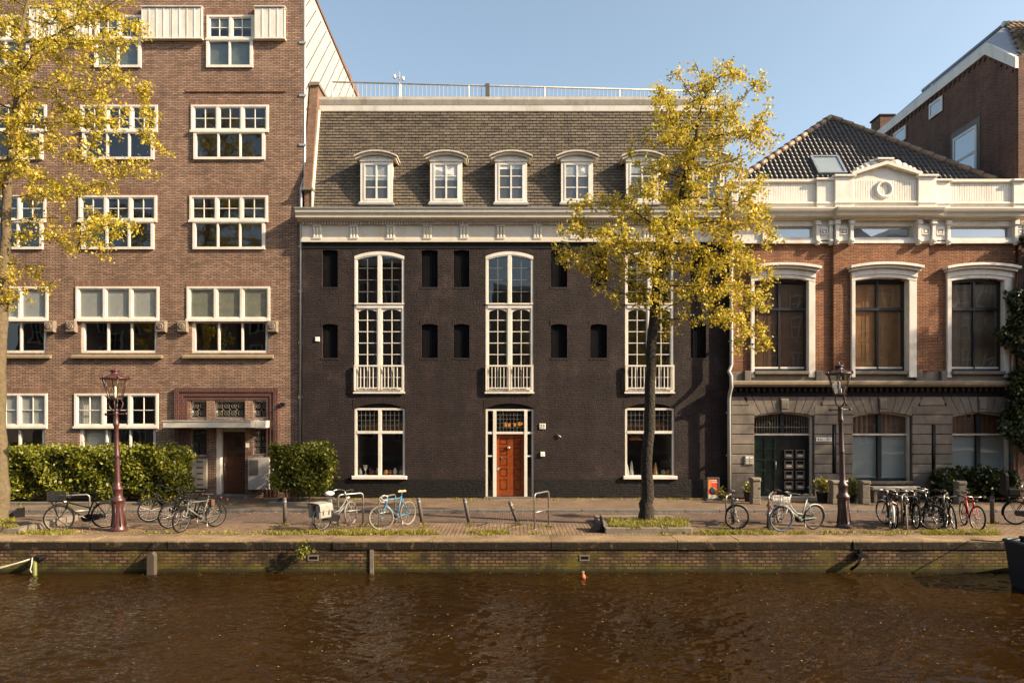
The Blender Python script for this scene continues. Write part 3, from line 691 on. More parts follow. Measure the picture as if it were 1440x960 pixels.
# tall windows
def arched_leaf(mb, x0, x1, z0, z1, rise, y0, y1, sw):
    mb.box(x0, x0+sw, y0, y1, z0, z1-rise); mb.box(x1-sw, x1, y0, y1, z0, z1-rise); mb.box(x0+sw, x1-sw, y0, y1, z0, z0+sw)
for a, b in TW:
    x0, x1 = X(a), X(b); zt, zm, zb = Z(353.5), Z(430), Z(552); c = (x0+x1)/2
    fr = MB(); y0, y1 = YD+.015, YD+.13; w = .075
    fr.box(x0, x0+w, y0, y1, zb, zt-.17); fr.box(x1-w, x1, y0, y1, zb, zt-.17)
    fr.arcband(x0, x1, zt-.17-.12, .17, .12, y0-.02, y1)
    fr.arcfill(x0+w, x1-w, zt-.30, .14, zt-.1, y0, y1-.01)
    fr.box(c-.06, c+.06, y0-.012, y1, zb+.1, zt-.12); fr.box(x0+w, x1-w, y0-.02, y1, zm-.08, zm+.08); fr.box(x0+.002, x1-.002, y0-.05, y1-.01, zm+.05, zm+.085)
    fr.box(x0+.001, x1-.001, y0-.02, y1, zb, zb+.11); fr.box(x0-.03, x1+.03, y0-.10, y1, zb-.03, zb+.03)
    lead = MB(); lv = []
    for q0, q1 in ((x0+w, c-.06), (c+.06, x1-w)):
        arched_leaf(fr, q0, q1, zm+.08, zt-.14, 0, y0+.02, y1-.02, .028)
        lv.append((q0+.02, q1-.02, zm+.1, zt-.14, y0+.07))
        bars(lead, q0+.02, q1-.02, zm+.1, zt-.17, y0+.045, y0+.075, 2, 4, .022)
        zt2 = zm-.08
        frame(fr, q0, q1, zb+.11, zt2, y0+.02, y1-.02, .045, .05, .02)
        fr.arcfill(q0+.045, q1-.045, zt2-.14, .1, zt2-.015, y0+.021, y1-.021, 8)
        bars(fr, q0+.045, q1-.045, zb+.15, zt2-.02, y0+.03, y0+.07, 2, 7, .026)
        lv.append((q0+.04, q1-.04, zb+.13, zt2-.02, y0+.08))
    wn = fr.build('tall_window', M['white'], wh)
    lead.build('glazing_bar', M['lead'], wn)
    for q in lv: pane(*q, wn)
    room(x0+.01, x1-.01, zb+.01, zt-.2, YD+.25, 1.5, M['room'], wn)
    bl = MB(); zr, zq = Z(514.5), Z(547)
    bl.box(x0+.01, x1-.01, YD-.11, YD-.05, zr-.03, zr+.03); bl.box(x0+.01, x1-.01, YD-.10, YD-.055, zq+.02, zq+.06)
    for q in (x0+.03, c, x1-.03): bl.box(q-.03, q+.03, YD-.105, YD-.05, zq-.05, zr+.028)
    for h0, h1 in ((x0+.06, c-.03), (c+.03, x1-.06)):
        for t in (.22, .38, .62, .78): q = h0+(h1-h0)*t; bl.box(q-.014, q+.014, YD-.095, YD-.065, zq+.05, zr-.02)
    bl.build('balustrade', M['white'], wn)
    m = MB(); m.arcband(x0-.05, x1+.05, zt-.17+.02, .17, .18, YD-.008, YD+.02); m.build('brick_arch', M['soldier_dark'], wh)
# ground floor windows
for gi, (a, b) in enumerate(GW):
    x0, x1 = X(a), X(b); zt, zb, zm = Z(573.5), Z(670), Z(607.5); c = (x0+x1)/2; y0, y1 = YD+.03, YD+.14
    fr = MB(); frame(fr, x0, x1, zb, zt, y0, y1, .08, .05, .075); fr.box(c-.06, c+.06, y0-.005, y1, zb+.05, zt-.075); fr.box(x0+.08, x1-.08, y0-.01, y1, zm-.05, zm+.05)
    wn = fr.build('shop_window', M['white'], wh)
    m = MB(); m.arcfill(x0, x1, zt+.001, .0, Z(567)-.02, YD+.09, YD+.12); 
    m = MB(); n = 8
    pts = [(x0,zt+.001)] + [(x0+(x1-x0)*i/n, arcz(x0+(x1-x0)*i/n, x0, x1, Z(567)-.2, .2)) for i in range(n+1)] + [(x1,zt+.001)]
    m.prism(pts[1:-1]+[(x1,zt-.01),(x0,zt-.01)], YD+.08, YD+.1); m.build('arch_board', M['blackwood'], wn)
    lead = MB()
    for q0, q1 in ((x0+.08, c-.06), (c+.06, x1-.08)):
        pane(q0, q1, zb+.05, zm-.05, y0+.06, wn); pane(q0, q1, zm+.05, zt-.07, y0+.06, wn)
        bars(lead, q0, q1, zm+.05, zt-.07, y0+.04, y0+.055, 5, 4, .012)
    lead.build('leaded_light', M['lead'], wn)
    m = MB(); m.bbox(X(a-3), X(b+3), YD-.13, YD+.1, Z(673.3), Z(668.6), .012); m.build('sill', M['white'], wn)
    room(x0+.01, x1-.01, zb, Z(567)-.2, YD+.24, 2.2, M['room'], wn)
    m = MB(); m.box(x0+.02, x1-.02, YD+.17, YD+.6, zb-.02, zb+.03); m.build('display_shelf', M['blackwood'], wn)
    m = MB(); m.box(x0+.1, x1-.1, YD+.9, YD+.93, zm-.05, zm+.35); m.build('back_screen', M['shutter_wood'], wn)
# ornaments in the windows
def vase(px, prof, m, label, gi, cat='vase', nm='vase'):
    mb = MB(); zb = Z(670)+.032
    mb.lathe(prof, (X(px), YD+.26, zb), 12); o = mb.build(nm, M[m]); 
    o.location = (X(px), YD+.26, zb); o.data.transform(Matrix.Translation((-X(px), -(YD+.26), -zb)))
    tag(o, label, cat, 'ornaments in the %s shop window' % gi)
pot = [(.05,0),(.09,.05),(.1,.12),(.06,.18),(.07,.2)]; cup = [(.07,0),(.07,.03),(.02,.06),(.02,.16),(.08,.24),(.095,.36),(.1,.38)]; jar = [(.06,0),(.08,.06),(.07,.17),(.04,.22),(.05,.26)]; cone = [(.09,0),(.085,.05),(.06,.2),(.035,.34),(.012,.42)]
vase(504.5, jar, 'ceramic_grey', 'grey jar at the left end of the left shop window', 'left')
vase(512, cup, 'cup_metal', 'tall silver trophy cup standing in the left shop window', 'left', 'trophy', 'trophy_cup')
vase(521.5, pot, 'ceramic_red', 'red pot right of the trophy cup in the left shop window', 'left')
vase(529, jar, 'ceramic_grey', 'grey jar against the centre bar of the left shop window', 'left')
vase(541, pot, 'ceramic_ochre', 'ochre pot just right of the centre bar in the left shop window', 'left')
vase(547, pot, 'ceramic_red', 'red pot between ochre pot and pale jar in the left shop window', 'left')
vase(554, jar, 'ceramic_white', 'white jar in the right half of the left shop window', 'left')
vase(563, pot, 'ceramic_grey', 'squat grey pot at the right end of the left shop window', 'left')
vase(883.5, cone, 'ceramic_white', 'pale pointed figurine at left end of the right shop window', 'right', 'figurine', 'figurine')
vase(890, [(r*1.0, z*1.25) for r, z in cone], 'ceramic_white', 'tallest pale figurine second from left in the right shop window', 'right', 'figurine', 'figurine')
vase(924, [(r*1.1, z*1.15) for r, z in cone], 'ceramic_ochre', 'brownish pointed figurine right of the tree trunk in the shop window', 'right', 'figurine', 'figurine')
vase(935, pot, 'ceramic_grey', 'squat grey pot right of the brownish figurine in the shop window', 'right')
vase(941.5, pot, 'ceramic_ochre', 'squat ochre pot at the right end of the right shop window', 'right')
# front door with side lights
x0, x1 = X(683), X(750.5); zt = Z(575); y0, y1 = YD+.04, YD+.15
dm0, dm1, dn0, dn1 = X(693.3), X(698), X(737.3), X(741.6)
fr = MB(); frame(fr, x0, x1, .02, zt, y0, y1, .07, .03, .06)
fr.box(dm0, dm1, y0-.01, y1+.05, .05, zt-.06); fr.box(dn0, dn1, y0-.01, y1+.05, .05, zt-.06)
for q0, q1 in ((x0+.07, dm0), (dm1, dn0), (dn1, x1-.07)): fr.box(q0, q1, y0+.004, y1, Z(610), Z(606.8))
for q0, q1 in ((x0+.07, dm0), (dn1, x1-.07)): fr.box(q0, q1, y0+.005, y1, Z(642), Z(640))
df = fr.build('door_frame', M['white'], wh)
for q0, q1 in ((x0+.07, dm0), (dn1, x1-.07)):
    for za, zb_ in ((.05, Z(642)), (Z(640), Z(610)), (Z(606.8), zt-.06)): pane(q0, q1, za, zb_, y0+.07, df)
pane(dm1, dn0, Z(606.8), zt-.06, y0+.07, df)
m = MB(); bars(m, dm1, dn0, Z(606.8), zt-.06, y0+.045, y0+.06, 8, 5, .012); m.build('leaded_light', M['lead'], df)
m = MB(); n = 8
pts = [(x0+(x1-x0)*i/n, arcz(x0+(x1-x0)*i/n, x0, x1, Z(567)-.2, .2)) for i in range(n+1)]
m.prism(pts+[(x1,zt-.01),(x0,zt-.01)], YD+.08, YD+.1); m.build('arch_board', M['blackwood'], df)
room(x0+.01, x1-.01, .02, Z(567)-.2, YD+.36, 1.8, M['room'], df)
d0, d1, dz1 = dm1+.005, dn0-.005, Z(610)-.005; yf = YD+.19
m = MB(); m.box(d0, d1, yf, yf+.06, .06, dz1)
cm = (d0+d1)/2
for q0, q1 in ((d0, cm), (cm, d1)):
    m.box(q0+.001, q0+.11, yf-.03, yf, .061, dz1-.001); m.box(q1-.11, q1-.001, yf-.03, yf, .061, dz1-.001)
    zz = [.28+.001, .72, 1.11, 1.50, 1.89, dz1-.16]
    m.box(q0+.11, q1-.11, yf-.03, yf, .061, .28)
    for k in range(1, 6): m.box(q0+.11, q1-.11, yf-.03, yf, zz[k]-.05 if k < 5 else dz1-.14, zz[k]+.05 if k < 5 else dz1-.001)
    lows = [.28]+[v+.05 for v in zz[1:5]]; highs = [v-.05 for v in zz[1:5]]+[dz1-.14]
    for lo, hi in zip(lows, highs): m.bbox(q0+.135, q1-.135, yf-.018, yf, lo+.025, hi-.025, .015)
dr = m.build('door', M['door_red'], wh)
m = MB(); m.torus((d0+.055, yf-.05, 1.05), .028, .012, n=10, m=5); m.box(d0+.035, d0+.075, yf-.04, yf-.031, .98, 1.14); m.build('handle', M['chrome'], dr)
m = MB(); m.lathe([(.02,-.05),(.055,-.03),(.06,.0),(.05,.04),(.02,.06)], (cm-.06, yf-.06, 1.83), 10); m.build('knocker', M['chrome'], dr)
m = MB(); m.box(d0+.16, d0+.24, yf-.05, yf-.019, 1.42, 1.5); m.build('letter_slot', M['chrome'], dr)
m = MB(); m.box(X(681), X(752.5), YD-.16, YD+.26, -.01, .05); m.build('doorstep', M['kerb'], wh)
ch = thing('chandelier', 'small glowing amber chandelier seen through the glass above the red door', 'chandelier', (X(722), YD+.8, Z(597)))
m = MB(); 
for k in range(9):
    a = 2*math.pi*k/9; cx, cy = X(722)+.3*math.cos(a), YD+.8+.22*math.sin(a)
    m.lathe([(.01,-.05),(.05,-.02),(.055,.03),(.02,.06)], (cx,cy,Z(597)+R.uniform(-.04,.04)), 8)
m.build('lamp_glass', M['amber'], ch)
m = MB(); m.torus((X(722),YD+.8,Z(597)), .28, .012, n=16, m=5); m.tube([(X(722),YD+.8,Z(597)),(X(722),YD+.8,Z(575)-.05)], .01, 5); m.build('hanging_rod', M['iron_black'], ch)
m = MB(); m.bbox(X(758.5), X(767), YD-.03, YD, Z(603), Z(595.3), .01); npl = m.build('number_plate', M['sign_white'], wh)
text('23', .19, (X(762.7), YD-.033, Z(599.2)), npl, M['ink'])
m = MB(); m.bbox(X(760), X(766), YD-.05, YD, Z(641.5), Z(635), .01); db = m.build('doorbell', M['sign_white'], wh)
m = MB(); m.lathe([(.012,0),(.012,.01)], (0,0,0), 8); m.xf(lambda p: Vector((X(763)+p.x, YD-.05-p.z, Z(638.5)+p.y))); m.build('button', M['zinc'], db)
m = MB(); m.bbox(X(443.5), X(449.5), YD-.04, YD, Z(480), Z(473.8), .01); m.build('wall_plaque', M['sign_white'], wh)
m = MB(); m.tube([(X(783.5),YD-.03,Z(610.5)),(X(789),YD-.05,Z(614.5))], .022, 6); m.build('wall_hook', M['chrome'], wh)
# entablature
EX0, EX1 = X(425), X(1026)
m = MB(); m.box(EX0, EX1, YD-.06, YD+.2, Z(338), Z(312)); m.box(EX0-.01, EX1, YD-.10, YD+.1, Z(341), Z(337.4)); m.box(EX0-.005, EX1, YD-.085, YD+.1, Z(337.4)-.002, Z(335.6))
en = m.build('frieze', M['cream'], wh)
k = 0
while 447+51.45*k < 1022:
    cx = X(447+51.45*k); m = MB()
    for t in (-.11, 0, .11): m.bbox(cx+t-.042, cx+t+.042, YD-.105, YD-.055, Z(335)-.0, Z(319.5), .015)
    m.box(cx-.155, cx+.155, YD-.12, YD-.056, Z(319.4), Z(316.4)); m.box(cx-.155, cx+.155, YD-.125, YD-.101, Z(337), Z(335.2))
    m.build('triglyph', M['cream'], en); k += 1
m = MB(); q = EX0+.05
while q < EX1-.05: m.box(q, q+.055, YD-.16, YD-.061, Z(317.2), Z(313)); q += .1
m.build('dentil_course', M['weathered'], wh)
m = MB()
prof = [(YD+.2, Z(312.8)), (YD-.19, Z(312.8)), (YD-.2, Z(310.8)), (YD-.40, Z(310)), (YD-.41, Z(306.5)), (YD-.47, Z(303.5)), (YD-.48, Z(299.5)), (YD-.5, Z(299)), (YD-.5, Z(297.6)), (YD+.1, Z(296.5)), (YD+.2, Z(296.5))]
m.prismx(prof, EX0-.12, EX1+.0); m.build('cornice', M['cream'], wh)
m = MB(); m.prismx([(YD-.51, Z(299.3)), (YD-.52, Z(297.2)), (YD-.3, Z(296.9)), (YD-.3, Z(297.5))], EX0-.14, EX1+.0); m.build('gutter_edge', M['zinc'], wh)
# mansard roof of small clay tiles
def tiles(mb, o, u, v, W, H, tw, tl, inside=None, jit=.006, nrm=None):
    o, u, v = Vector(o), Vector(u).normalized(), Vector(v).normalized(); n = u.cross(v)
    if n.y > 0: n = -n
    nr = int(H/tl)
    for j in range(nr+1):
        b = j*tl; t = min(b+tl*1.35, H)
        if b >= H-.02: break
        off = (tw/2 if j % 2 else 0) + R.uniform(-.02,.02)
        i = -1
        while i*tw+off < W:
            a, c = max(i*tw+off+.009, 0), min((i+1)*tw+off-.009, W); i += 1
            if c-a < .03: continue
            if inside and not inside((a+c)/2, (b+t)/2): continue
            h0, h1 = .048+R.uniform(-jit,jit), .008; sk = R.uniform(-.006,.006)
            p = lambda s_, r_, h: o+u*s_+v*r_+n*h
            mb.add([p(a,b+sk,h0),p(c,b-sk,h0),p(c,t,h1),p(a,t,h1),p(a,b+sk,0),p(c,b-sk,0)], [(0,1,2,3),(4,5,1,0),(0,3,4),(1,5,2)])
RZ0, RZ1, RY0, RY1 = Z(296.5)+.02, PZ(157,25.7), .08, 1.05
rx0, rx1 = X(438.5), WX1
m = MB(); m.prismx([(RY0+.03,RZ0-.05),(RY1+.03,RZ1),(11,RZ1),(11,RZ0-.05)], rx0, rx1)
rf = m.build('roof', M['blackwood'], wh)
m = MB(); vv = Vector((0,RY1-RY0,RZ1-RZ0)); tiles(m, (rx0,RY0,RZ0), (1,0,0), vv, rx1-rx0, vv.length, .262, .122)
m.build('roof_tiles', M['tile_roof'], rf)
m = MB(); d2 = 25.7; fx0, fx1 = PX(448.5,d2), WX1
zf0, zf1, zf2 = PZ(156.5,d2), PZ(148,d2), PZ(138,d2)
m.prismx([(RY1+.2,zf0),(RY1-.03,zf0),(RY1-.04,zf0+.04),(RY1-.06,zf1),(RY1+.2,zf1)], fx0, fx1); tb = m.build('top_fascia', M['white'], wh)
m = MB(); m.prismx([(RY1+.2,zf1+.002),(RY1-.07,zf1+.002),(RY1-.14,zf2-.1),(RY1-.15,zf2),(RY1+.2,zf2)], fx0-.05, fx1+.02); m.build('top_gutter', M['weathered'], tb)
m = MB(); m.box(fx0, fx1, RY1+.2, 10.9, RZ1+.01, zf2-.05); m.build('flat_roof', M['leadsheet'], wh)
# party-wall parapet at the left end
m = MB(); pxl, pxr = PX(425.5,24.6), rx0
zA, zB, zC = Z(297), Z(268), PZ(121,25.5)
m.prismx([(YD+.02,zA),(YD+.02,zB),(YD+.5,zB),(YD+.5,zA)], pxl+.03, pxr-.02); pw = m.build('party_wall', M['brick_party'], wh)
m = MB(); m.prismx([(YD-.05,zB+.08),(RY1-.25,zC),(RY1+1.2,zC),(RY1+1.2,zB+.08)], pxl+.0, pxr+.0)
m.build('raking_wall', M['brick_party'], pw)
m = MB(); m.box(pxl-.03, pxr+.06, YD-.12, YD+.5, zB, zB+.08); m.build('coping', M['stone_grey'], pw)
m = MB(); m.box(pxl+.0, pxr+.06, RY1-.33, RY1+1.2, zC, zC+.12); m.build('coping', M['stone_grey'], pw)
m = MB(); m.prismx([(YD-.01,zA),(YD-.01,zB),(RY1-.2,RZ1),(RY1,RZ1),(YD+.2,zA)], pxr-.015, pxr+.03); m.build('flashing', M['cream'], pw)
# dormers
for cxp in (529.5, 627.5, 718.7, 811.5, 903, 996):
    YF = .02; Xd, Zd = plane(YF); cx = Xd(cxp); hw = .585; z0, z1 = Zd(284.5), Zd(226.5)
    m = MB(); m.box(cx-hw+.03, cx+hw-.03, YF+.03, YF+.95, z0-.05, z1+.1)
    m.xf(lambda p: p)
    do = m.build('dormer', M['weathered'], rf)
    # front frame
    fr = MB(); frame(fr, cx-hw, cx+hw, z0, z1, YF-.02, YF+.04, .12, .07, .1)
    frame(fr, cx-hw+.12, cx+hw-.12, z0+.07, z1-.1, YF-.035, YF+.02, .055, .06, .05)
    ix0, ix1, iz0, iz1 = cx-hw+.175, cx+hw-.175, z0+.13, z1-.15
    bars(fr, ix0, ix1, iz0, iz1, YF-.02, YF+.01, 1, 3, .032); fr.box(cx-.028, cx+.028, YF-.03, YF+.012, iz0, iz1)
    fr.box(cx-hw-.03, cx+hw+.03, YF-.09, YF+.03, z0-.04, z0-.002)
    fr.build('frame', M['white'], do)
    pane(ix0, ix1, iz0, iz1, YF+.004, do)
    m = MB(); m.box(ix0, ix1, YF+.012, YF+.028, iz0, iz1); m.build('dark_room', M['room'], do)
    m = MB(); m.box(ix0, ix1, YF+.006, YF+.011, iz1-(iz1-iz0)*R.choice((.12,.24,.3,.45)), iz1); m.build('blind', M['blind'], do)
    hd = MB(); hx = .79; zs = z1+.02; rise = .2
    n = 12; pts = [(cx-hw+.02, zs-.02)] + [(cx-(hw-.02)+2*(hw-.02)*i/n, arcz(cx-(hw-.02)+2*(hw-.02)*i/n, cx-hx, cx+hx, zs, rise)) for i in range(n+1)] + [(cx+hw-.02, zs-.02)]
    hd.prism(pts, YF-.01, YF+.95)
    hd.box(cx-hw-.02, cx+hw+.02, YF-.06, YF+.03, zs-.05, zs+.03)
    hd.build('tympanum', M['white'], do)
    hd = MB(); hd.arcband(cx-hx+.05, cx+hx-.05, zs-.01, rise, .07, YF-.14, YF+.95); hd.arcband(cx-hx, cx+hx, zs+.062, rise, .05, YF-.22, YF+1.0)
    hd.build('hood', M['weathered'], do)
    m = MB(); m.box(cx-hw-.06, cx+hw+.06, YF-.11, YF+.12, z0-.1, z0-.042); m.build('lead_apron', M['zinc'], do)
# roof railing
rl = thing('roof_railing', 'thin metal safety railing along the flat roof of the black warehouse', 'railing', (PX(690,27.3), 2.5, RZ1))
A = Vector((PX(467,27), 2.3, 0)); B = Vector((PX(1010,27.75), 3.05, 0))
zr = PZ(115.5,27); zb = zf2-.08
m = MB(); m.tube([(A.x,A.y,zr),(B.x,B.y,zr-.02)], .032, 6); m.tube([(A.x,A.y,zb+.16),(B.x,B.y,zb+.16)], .02, 5); m.build('top_rail', M['weathered'], rl)
L = (B-A).length; nb = 92
for i in range(nb+1):
    p = A+(B-A)*i/nb; m = MB()
    big = i in (0, 16, 32, 50, 68, 86)
    m.tube([(p.x,p.y,zb+(0 if big else .15)),(p.x,p.y,zr-.02)], .032 if big else .0125, 5); m.build('post' if big else 'baluster', M['weathered'] if big else M['panel_white'], rl)
m = MB(); p = A+(B-A)*(682-467)/(1010-467); m.box(p.x-.08, p.x+.08, p.y-.1, p.y+.1, zb, zr+.05); m.build('junction_post', M['bollard'], rl)
ws = thing('weather_mast', 'slim weather mast with two small sensors rising above the roof railing', 'mast', (PX(562,27.1), 2.42, zb))
m = MB(); c = (PX(562,27.1), 2.36); m.tube([(c[0],c[1],zb),(c[0],c[1],PZ(102,27.1))], .02, 6); m.build('mast', M['zinc'], ws)
m = MB(); m.tube([(c[0]-.19,c[1],PZ(109,27.1)),(c[0]+.13,c[1],PZ(111,27.1))], .014, 5); m.build('arm', M['zinc'], ws)
for dx_, y_ in ((-.2,109), (.14,112)):
    m = MB(); z_ = PZ(y_,27.1); m.lathe([(.05,-.06),(.06,-.02),(.06,.05),(.04,.09)], (c[0]+dx_,c[1],z_), 10); m.build('sensor', M['white'], ws)

# ================================================================== RIGHT HOUSE (red brick over sandstone)
YR = -.23
X, Z = plane(YR)
rh = thing('brick_stone_house', 'red brick house on a sandstone ground floor with a white attic and dark hipped roof', 'building', (X(1237), YR, 0))
HX0, HX1 = X(1027.5), 18.25
UW = [(1055,1145,1059,1136.5), (1194,1285,1198.5,1275), (1330,1422,1335.5,1411)]
ops = [(X(c), X(d), Z(521.5), Z(391), .12) for a, b, c, d in UW]
TRW = [(1083,1142), (1195.5,1281.5), (1333,1420)]
m = MB()
wall(m, HX0, HX1, Z(556), Z(335), YR, ops, .3)
m.box(X(1170), X(1304), YR-.1, YR-.001, Z(522), Z(343)) if False else None
shell(m, HX0, HX1, 0, Z(300), YR+.3, 12)
m.build('wall', M['brick_red'], rh)
# centre bay stands forward beside the middle window
m = MB()
m.box(X(1170.5), X(1198.4), YR-.1, YR+.02, Z(522), Z(342)); m.box(X(1275.2), X(1304), YR-.1, YR+.02, Z(522), Z(342)); 
ax0, ax1 = X(1198.4), X(1275.2); m.arcfill(ax0, ax1, Z(391)-.12, .12, Z(342), YR-.1, YR+.02)
m.build('centre_bay', M['brick_red'], rh)
for k, (a, b, c, d) in enumerate(UW):
    x0, x1, z0, z1 = X(c), X(d), Z(521.5), Z(391); yb = YR-.1 if k == 1 else YR
    fr = MB(); y0, y1 = YR+.12, YR+.22; w = .09
    fr.box(x0, x0+w, y0, y1, z0, z1-.12); fr.box(x1-w, x1, y0, y1, z0, z1-.12); fr.box(x0+w, x1-w, y0, y1, z0, z0+.09)
    fr.arcband(x0+.001, x1-.001, z1-.12-.1, .12, .1, y0, y1); fr.box(x0+w, x1-w, y0-.02, y1, Z(434)-.05, Z(434)+.05); cm = (x0+x1)/2; fr.box(cm-.035, cm+.035, y0+.01, y1, z0+.09, z1-.1)
    wn = fr.build('sash_window', M['darkframe'], rh)
    m = MB(); m.box(x0+w, x1-w, y0+.01, y1+.02, z0+.09, z0+.16); m.build('bottom_rail', M['white'], wn)
    for q0, q1 in ((x0+w, cm-.035), (cm+.035, x1-w)):
        pane(q0, q1, z0+.16, Z(434)-.05, y0+.06, wn); pane(q0, q1, Z(434)+.05, z1-.1, y0+.06, wn)
    room(x0+.01, x1-.01, z0+.01, z1-.12, YR+.31, 1.2, M['room'], wn)
    sh = MB(); n = 4                                           # panelled inner shutters / curtains behind the glass
    for i in range(n):
        q0, q1 = x0+.08+(x1-x0-.16)*i/n+.006, x0+.08+(x1-x0-.16)*(i+1)/n-.006
        sh.box(q0, q1, YR+.205, YR+.23, z0+.05, z1-.2)
        for pz0, pz1 in ((.05,.34), (.37,.66), (.69,.97)):
            frame(sh, q0+.05, q1-.05, z0+.05+(z1-z0-.25)*pz0, z0+.05+(z1-z0-.25)*pz1, YR+.196, YR+.205, .02)
    sh.build('inner_shutter', M[('shutter_brown','shutter_wood','shutter_reflect')[k]], wn)
    su = MB(); sx0, sx1 = X(a), X(b)
    su.bbox(sx0, x0+.02, yb-.09, YR+.12, Z(531), z1-.05, .015); su.bbox(x1-.02, sx1, yb-.09, YR+.12, Z(531), z1-.05, .015)
    zs = Z(393.5)-.12
    su.arcband(sx0+.001, sx1-.001, zs+.04, .13, .12, yb-.1, YR+.12); su.arcfill(x0, x1, z1-.12+.001, .12, z1+.08, YR-.06, YR+.1)
    su.arcband(sx0-.01, sx1+.01, zs+.165, .13, .2, yb-.13, YR+.05); su.arcband(sx0-.07, sx1+.07, zs+.37, .13, .09, yb-.24, YR+.05); su.arcband(sx0-.13, sx1+.13, zs+.465, .13, .09, yb-.34, YR+.05)
    su.build('hood_surround', M['white'], wn)
# sill course and string ledge
m = MB(); m.box(HX0, HX1, YR-.04, YR+.02, Z(535.5), Z(522.5))
for a, b, c, d in UW:
    m.bbox(X(a-9.5), X(a-.4), YR-.13, YR-.02, Z(535.4), Z(521.5), .02); m.bbox(X(b+.4), X(b+10), YR-.13, YR-.02, Z(535.4), Z(521.5), .02)
    m.bbox(X(c+.5), X(d-.5), YR-.17, YR-.02, Z(526.5), Z(522), .015)
m.build('sill_course', M['sandstone'], rh)
m = MB(); m.prismx([(YR+.02,Z(544)),(YR-.3,Z(544)),(YR-.36,Z(541)),(YR-.36,Z(537.5)),(YR-.3,Z(535.6)),(YR+.02,Z(535.6))], HX0-.02, HX1); m.build('string_course', M['stone_sill'], rh)
m = MB(); m.box(HX0, HX1, YR-.05, YR+.02, Z(556), Z(544)-.002)
q = HX0+.05
while q < HX1-.1: m.box(q, q+.1, YR-.2, YR-.051, Z(550.5), Z(544.5)); q += .21
m.build('dentil_band', M['blackwood'], rh)
# ground floor
GO = [(1060.5,1143.5), (1199,1281), (1339,1420.5)]
ops = [(X(a), X(b), (.10 if k == 0 else Z(676)), Z(579), .14) for k, (a, b) in enumerate(GO)]
m = MB(); wall(m, HX0, HX1, -.02, Z(556), YR, ops, .32); m.build('ground_floor_wall', M['mortar'], rh)
st = MB(); gap = .012
rows = [699.5, 665.5, 652, 638.2, 624.5, 610.5, 596.8, 583, 570.2]
for pi, (a, b) in enumerate([(1027.8,1060), (1144,1198.5), (1281.5,1338.5), (1421,1428)]):
    for k in range(len(rows)-1):
        z0, z1 = Z(rows[k])+gap, Z(rows[k+1])-gap
        if pi in (1, 2) and 1 <= k <= 5:
            c = {1:(1169.5,1174.5), 2:(1309,1314)}[pi]
            st.bbox(X(a)+.004, X(c[0]), YR-.055, YR+.01, z0, z1, .014); st.bbox(X(c[1]), X(b)-.004, YR-.055, YR+.01, z0, z1, .014)
        else: st.bbox(X(a)+.004, (X(b)-.004 if pi < 3 else HX1), YR-.055-(.03 if k == 0 else 0), YR+.01, z0, z1, .014)
# voussoirs: wedge blocks fanning over each opening
for a, b in GO:
    x0, x1, zt = X(a), X(b), Z(579); zs = zt-.14; cx = (x0+x1)/2; ztop = Z(558); n = 9; ex = .42
    for i in range(n):
        t0, t1 = i/n, (i+1)/n; g_ = .010
        l0, l1 = x0+(x1-x0)*t0+g_, x0+(x1-x0)*t1-g_
        u0, u1 = (x0-ex)+(x1-x0+2*ex)*t0+g_, (x0-ex)+(x1-x0+2*ex)*t1-g_
        pts = [(l0, arcz(l0,x0,x1,zs,.14)+.004), (l1, arcz(l1,x0,x1,zs,.14)+.004), (u1, ztop), (u0, ztop)]
        key = i == n//2
        st.prism(pts, YR-(.09 if key else .05), YR+.01)
        if key:
            st.bbox(cx-.13, cx+.13, YR-.12, YR-.08, zs+.24, ztop-.08, .03)
st.build('stone_blocks', M['sandstone'], rh)
m = MB()
for a, b in ((1027.8,1050.5),(1155,1187.5),(1292.5,1327.5),(1431.5,1440)):
    if a < 1430: m.bbox(X(a)+.004, X(b), YR-.05, YR+.01, Z(570.2)+gap, Z(558), .014)
m.build('spandrel_block', M['sandstone'], rh)
m = MB()
for c in (1172, 1311.5): m.tube([(X(c), YR-.03, Z(665)), (X(c), YR-.03, Z(597))], .045, 8)
m.build('drain_recess', M['iron_black'], rh)
